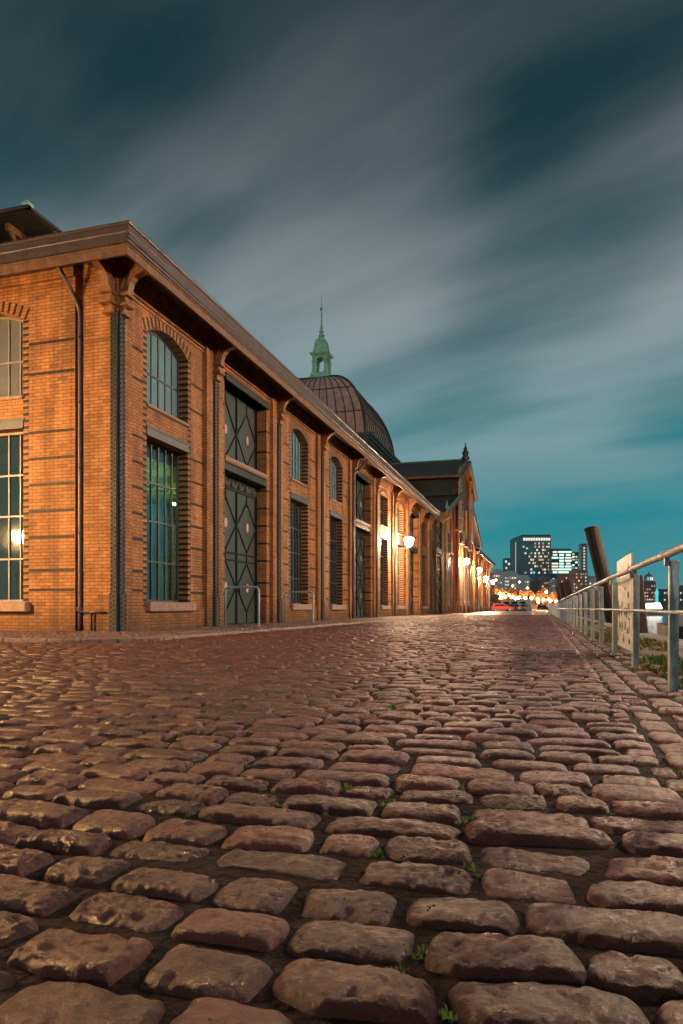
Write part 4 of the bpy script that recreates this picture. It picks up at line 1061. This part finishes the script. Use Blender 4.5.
t=tower('glass_office',571.8,580.6,552,385,5,MGL,'narrow green lit glass block between office and slim tower','building')
for j in range(8):
    for i in range(3):
        if rr.random()<.7: win(t,573.3+3*i,554+2.8*j,2.1,1.6,rr.choice(['green','teal','warm']))
clean(t)
t=tower('slim_tower',581.2,587.2,544.5,370,4,MT,'slim tower with a vertical strip of lights above the harbour','building',roof=(MG,0))
for j in range(15): win(t,584.2,548+3*j,1.6,1.7,'warm')
clean(t)
specs=[('apartment_block',560,572,575,300,MBn,'brown brick apartment block with white lit windows under the glass office'),
('apartment_block',572.5,588,571,290,MBn,'wide brown apartment block under the slim tower'),
('apartment_block',588.5,600,577,310,MW,'pale apartment block left of the big leaning pile'),
('townhouse',597,612,582,330,MG,'dark roofed house row behind the big leaning pile'),
('townhouse',552,561,583,320,MW,'pale house beneath the bright office'),
('townhouse',541,551.5,580,340,MBn,'brown house with a few lit windows beneath the tower block'),
('townhouse',531,541,583,350,MG,'dark grey house at the foot of the tower block'),
('townhouse',519,530,579,345,MW,'white gabled house left at the foot of the tower block'),
('townhouse',504,518.5,575,350,MW,'white house under the low annex'),
('townhouse',492.5,503.5,573,340,MW,'white house rising behind the end of the brick hall'),
('warehouse',612,628,586,340,MG,'dark warehouse behind the white board'),
('warehouse',628,641,580,420,MBn,'brown harbour building under the distant spire'),
('warehouse',641,656,583,330,MBn,'brown harbour building with orange lit windows right of the nearest posts'),
('warehouse',656,684,590,340,MG,'low dark harbour shed at the right edge'),
('warehouse',684,730,586,350,MBn,'brown shed beyond the right edge')]
for nm,p0,p1,yt,D_,mm,lb in specs:
    t=tower(nm,p0,p1,yt,D_,5,mm,lb,'building',roof=(MW if mm is MW else MG,2 if nm=='townhouse' else 0))
    j=yt+3
    while j<602:
        px=p0+1.8
        while px<p1-1:
            if rr.random()<(.42 if mm is not MG else .25): win(t,px,j,1.1,1.4,rr.choice(['warm','white','dim','dim','teal']))
            px+=2.3
        j+=3.4
    clean(t)
# church spire and lit cupola
x,y,_=at(633.5,430); t=thing('church_tower',(x,y,0),'distant church tower with a thin dark spire over the railing','church',rz=TH)
s=430/683; m=MB(); m.box(-3.2*s,3.2*s,0,6.4*s,0,(HZ-569)*s); m.build('wall',MG,t)
m=MB(); m.lathe([(3.6*s,0),(3.4*s,1*s),(1.9*s,6*s),(1.3*s,9*s),(.5*s,13*s),(.15*s,21*s)],8,(0,3.2*s,(HZ-569)*s)); m.build('spire',MT,t)
x,y,_=at(650.5,360); s=360/683; t=thing('customs_tower',(x,y,0),'pale lit cupola tower on a brown building across the harbour','building',rz=TH)
m=MB(); m.box(-5*s,5*s,0,9*s,0,(HZ-580)*s); m.build('wall',MBn,t)
m=MB(); m.box(-3.4*s,3.4*s,1*s,7*s,(HZ-580)*s,(HZ-575)*s); m.build('tower_wall',MW,t)
m=MB(); m.lathe([(4*s,0),(3.4*s,1.2*s),(1.2*s,2.4*s),(.3*s,4.5*s)],8,(0,4*s,(HZ-575)*s)); m.build('roof',MG,t)
for i,mn in ((-2.0,'cyan'),(.6,'white'),(2.4,'white')):
    o=bpy.data.objects.new('window',quad(1.1*s,3*s,mn)); COL.objects.link(o); o.parent=t; o.location=(i*s,.95*s,(HZ-577.5)*s)
for i in range(5):
    o=bpy.data.objects.new('window',quad(1.2*s,1.5*s,'warm')); COL.objects.link(o); o.parent=t; o.location=((-4+2*i)*s,-.05,(HZ-583-(i%2)*3)*s)
# cyan lit harbour column
x,y,_=at(657,250); s=250/683; m=MB(); m.lathe([(3*s,0),(3*s,4*s),(1.4*s,5*s),(1.2*s,14*s),(1.7*s,15.5*s),(1.5*s,18*s),(.4*s,21*s)],12)
t=thing('harbour_beacon',(x,y,0),'cyan lit harbour beacon column across the water','beacon'); m.build('column',mat('cyan_lit_column',(.1,.5,.55),.5,emit=(.05,.75,.8),estr=.8),t,smooth=True)
# brightly lit boat
x,y,_=at(653,190); s=190/683; t=thing('harbour_boat',(x,y,-1.6),'brightly lit white boat on the water across the harbour','boat',rz=TH)
m=MB(); m.extr([(-9*s,2.0),(10*s,2.0),(8.5*s,.2),(-8*s,.2)],lambda u,v,w:(u,w,v),-1.5,1.5); m.build('hull',mat('boat_hull',(.3,.3,.3),.4),t)
m=MB(); m.extr([(-7*s,2.0),(-6*s,3.3),(5*s,3.6),(7.5*s,2.0)],lambda u,v,w:(u,w,v),-1.2,1.2); m.build('cabin',emis('boat_lights',(1,.82,.66),9),t)
m=MB(); m.box(-5.5*s,4.5*s,-1.4,1.4,3.6,3.7); m.tube([(2*s,0,3.6),(2*s,0,6)],.06,6); m.build('cabin_roof',MW,t)
# dark barge low in the water behind the nearest post
x,y,_=at(688,46); t=thing('moored_barge',(x,y,-1.6),'dark low barge moored behind the nearest railing post','boat',rz=R(-5))
m=MB(); m.extr([(-5,.2),(-5.6,1.1),(5.6,1.1),(5,.2)],lambda u,v,w:(w,u,v),-1.6,1.6); m.build('hull',mat('barge_hull',(.02,.025,.03),.5),t)
m=MB(); m.box(-1.1,1.1,-3,1.5,1.1,1.75); m.build('cabin',mat('barge_cabin',(.05,.055,.06),.4),t)
m=MB(); m.box(-.7,.7,-2.6,1.1,1.75,1.85); m.build('cabin_roof',MG,t)

# row of small street lamps along the far road, warm
ordn=['leftmost','second','third','fourth','fifth','sixth','seventh','eighth','ninth','tenth','eleventh','twelfth','thirteenth','fourteenth','fifteenth','sixteenth','seventeenth','eighteenth','nineteenth','twentieth','twenty-first','twenty-second','twenty-third']
GL=emis('far_lamp_glow',(1,.50,.22),700); GO=emis('far_lamp_orange',(1,.4,.08),200)
lamps=[(499,598.5),(500.2,593.5),(501.5,597),(505.3,597),(509,595),(512.4,586),(513,597),(516,598.5),(519,597.5),(519.3,582),(525.3,598),(527.6,588),(531.5,598),(537.6,598.8),(538.4,602),(543.5,599.5),(546.4,592),(548.7,599.5),(550.4,601),(556,601.5),(562,596),(571,593.5),(496,580)]
lamps.sort()
for i,(px,yy) in enumerate(lamps):
    D_=235 if yy>590 else 285
    D_+= rr.uniform(-8,8)-0
    x,y,z=at(px,D_,yy); z=max(z,2.2)
    t=thing('street_lamp',(x,y,0),f'small glowing street lamp on the far road, {ordn[i]} of the row from the left','street lamp','small street lamps in the distance')
    m=MB(); m.lathe([(.08,0),(.05,z-.3)],6); m.build('lamp_post',M['lampiron'],t)
    g=MB(); r=.34 if yy>590 else .3; g.lathe([(.3*r,-r),(r,-.3*r),(r,.3*r),(.3*r,r)],8,(0,0,z)); g.build('lamp_glass',GO if yy<590 else GL,t,smooth=True)
    c_=MB(); c_.lathe([(r*1.1,r),(.1,r*1.4)],8,(0,0,z)); c_.build('lamp_cap',M['lampiron'],t)

# embankment trees behind the lamps
LF=mat('leaves',(.36,.20,.09),.7,noise=.5,nscale=.6); BK=mat('bark',(.05,.035,.03),.9,noise=.3)
def tree(px,ytop,D_,wpx,label,kindname='street_tree'):
    x,y,_=at(px,D_); s=D_/683; H=(HZ-ytop)*s+.6; w=wpx*s/2
    t=thing(kindname,(x,y,0),label,'tree','trees on the far bank')
    m=MB(); m.tube([(0,0,0),(.1,0,H*.3),(.05,.1,H*.6)],[.3,.22,.1],7)
    for k in range(6):
        a=k*1.05; m.tube([(.08,0,H*(.28+.04*k)),(w*.35*math.cos(a),w*.35*math.sin(a),H*.6),(w*.7*math.cos(a),w*.7*math.sin(a),H*.8)],[.12,.07,.03],5)
    m.build('trunk',BK,t)
    m=MB()
    cl=[(rr.gauss(0,.42)*w,rr.gauss(0,.42)*w,H*(.62+rr.gauss(0,.14)),rr.uniform(.2,.42)*w) for k in range(16)]
    for k in range(1500):
        cx,cy,cz,cr=rr.choice(cl); v=Vector((rr.gauss(0,1),rr.gauss(0,1),rr.gauss(0,1))).normalized()*cr*rr.random()**.4
        p=Vector((cx,cy,cz))+v
        if p.z<H*.22 or p.z>H: continue
        a=Vector((rr.gauss(0,1),rr.gauss(0,1),rr.gauss(0,1))).normalized(); b=a.orthogonal().normalized(); q=rr.uniform(.22,.45)
        m.face([p-a*q,p+b*q*.6,p+a*q,p-b*q*.6])
    m.build('crown',LF,t)
for i,(px,yt,D_,w) in enumerate([(497,584,245,12),(505,588,243,13),(513,586,246,14),(522,588,244,13),(530,587,246,14),(538,589,243,13),(546,587,246,13),(553,590,243,12),(594,590,262,12),(620,592,262,12)]):
    tree(px,yt,D_,w,f'orange lit bushy tree on the far bank, {ordn[i]} of ten from the left')
tree(495,592,150,7,'small dark tree beside the far end of the brick hall','small_tree')
# retaining wall behind lamps
x,y,_=at(524,250); m=MB(); m.box(-14,16,0,1,0,3.4); m.build('retaining_wall',mat('bank_stone',(.20,.14,.11),.8,noise=.5,nscale=.4),loc=(x,y,0),rz=TH,label='long stone retaining wall behind the row of far street lamps',cat='wall')

# ------------------------------------------------------------------ sky
w=bpy.data.worlds.new('World'); scn.world=w; w.use_nodes=True; nt=w.node_tree; N=nt.nodes; L=nt.links; N.clear()
out=N.new('ShaderNodeOutputWorld'); bg=N.new('ShaderNodeBackground'); L.new(bg.outputs[0],out.inputs[0])
tc=N.new('ShaderNodeTexCoord'); sx=N.new('ShaderNodeSeparateXYZ'); L.new(tc.outputs['Generated'],sx.inputs[0])
def math_(op,a,b=None,clamp=False):
    n=N.new('ShaderNodeMath'); n.operation=op; n.use_clamp=clamp
    for i,v in enumerate((a,b)):
        if v is None: continue
        if isinstance(v,(int,float)): n.inputs[i].default_value=v
        else: L.new(v,n.inputs[i])
    return n.outputs[0]
zc=math_('MAXIMUM',sx.outputs[2],.0); zz=math_('ADD',zc,.12)
ux=math_('DIVIDE',sx.outputs[0],zz); uy=math_('DIVIDE',sx.outputs[1],zz)
cx_,cy_=-.93,.367          # direction the long exposed clouds travel
al=math_('ADD',math_('MULTIPLY',ux,cx_),math_('MULTIPLY',uy,cy_)); ac=math_('ADD',math_('MULTIPLY',ux,-cy_),math_('MULTIPLY',uy,cx_))
def cloud(sa,sc_,scale,detail,off):
    cb=N.new('ShaderNodeCombineXYZ'); L.new(math_('MULTIPLY',al,sa),cb.inputs[0]); L.new(math_('MULTIPLY',ac,sc_),cb.inputs[1]); cb.inputs[2].default_value=off
    n=N.new('ShaderNodeTexNoise'); n.inputs['Scale'].default_value=scale; n.inputs['Detail'].default_value=detail; n.inputs['Roughness'].default_value=.5; L.new(cb.outputs[0],n.inputs['Vector']); return n.outputs[0]
n1=cloud(.80,1.4,1.0,2,4.4); n2=cloud(.45,1.6,2.4,4,4.1); n3=cloud(.9,1.2,.8,2,14.1)
f=math_('ADD',math_('ADD',math_('MULTIPLY',n1,.48),math_('MULTIPLY',n2,.19)),math_('MULTIPLY',n3,.5))
cr=N.new('ShaderNodeValToRGB'); e=cr.color_ramp.elements; cr.color_ramp.interpolation='EASE'
e[0].position=.445; e[0].color=(0,0,0,1); e[1].position=.69; e[1].color=(1,1,1,1); L.new(f,cr.inputs[0])
# clear sky: teal at the horizon, darkening upwards
gr=N.new('ShaderNodeValToRGB'); g_=gr.color_ramp
for p,c_ in ((0,(.065,.22,.25)),(.07,(.035,.20,.23)),(.14,(.012,.19,.225)),(.24,(.018,.15,.175)),(.36,(.010,.07,.082)),(.55,(.006,.03,.036)),(.9,(.004,.018,.022))):
    el=g_.elements.new(p); el.color=(*c_,1)
g_.elements.remove(g_.elements[-1]) if False else None
L.new(zc,gr.inputs[0])
cg=N.new('ShaderNodeValToRGB'); 
for p,c_ in ((0,(.07,.25,.28)),(.12,(.085,.23,.26)),(.25,(.165,.265,.285)),(.42,(.205,.245,.255)),(.56,(.125,.155,.165)),(.72,(.060,.075,.082)),(.95,(.03,.036,.04))):
    el=cg.color_ramp.elements.new(p); el.color=(*c_,1)
L.new(zc,cg.inputs[0])
for r_ in (gr,cg):
    els=r_.color_ramp.elements
    # drop the two default stops
    for e_ in [e_ for e_ in els if tuple(e_.color)[:3] in ((0,0,0),(1,1,1))]:
        try: els.remove(e_)
        except Exception: pass
mx=N.new('ShaderNodeMix'); mx.data_type='RGBA'
horiz=N.new('ShaderNodeMapRange'); horiz.inputs['From Min'].default_value=.03; horiz.inputs['From Max'].default_value=.22; L.new(zc,horiz.inputs[0])
ff=math_('MULTIPLY',cr.outputs[0],math_('MAXIMUM',horiz.outputs[0],.15))
L.new(ff,mx.inputs[0]); L.new(gr.outputs[0],mx.inputs[6]); L.new(cg.outputs[0],mx.inputs[7]); L.new(mx.outputs[2],bg.inputs[0])
bg.inputs[1].default_value=1.25

cy=scn.cycles; cy.use_adaptive_sampling=True; cy.use_denoising=True
cy.max_bounces=6; cy.diffuse_bounces=3; cy.glossy_bounces=3; cy.transparent_max_bounces=8; cy.sample_clamp_indirect=4; cy.caustics_reflective=False; cy.caustics_refractive=False
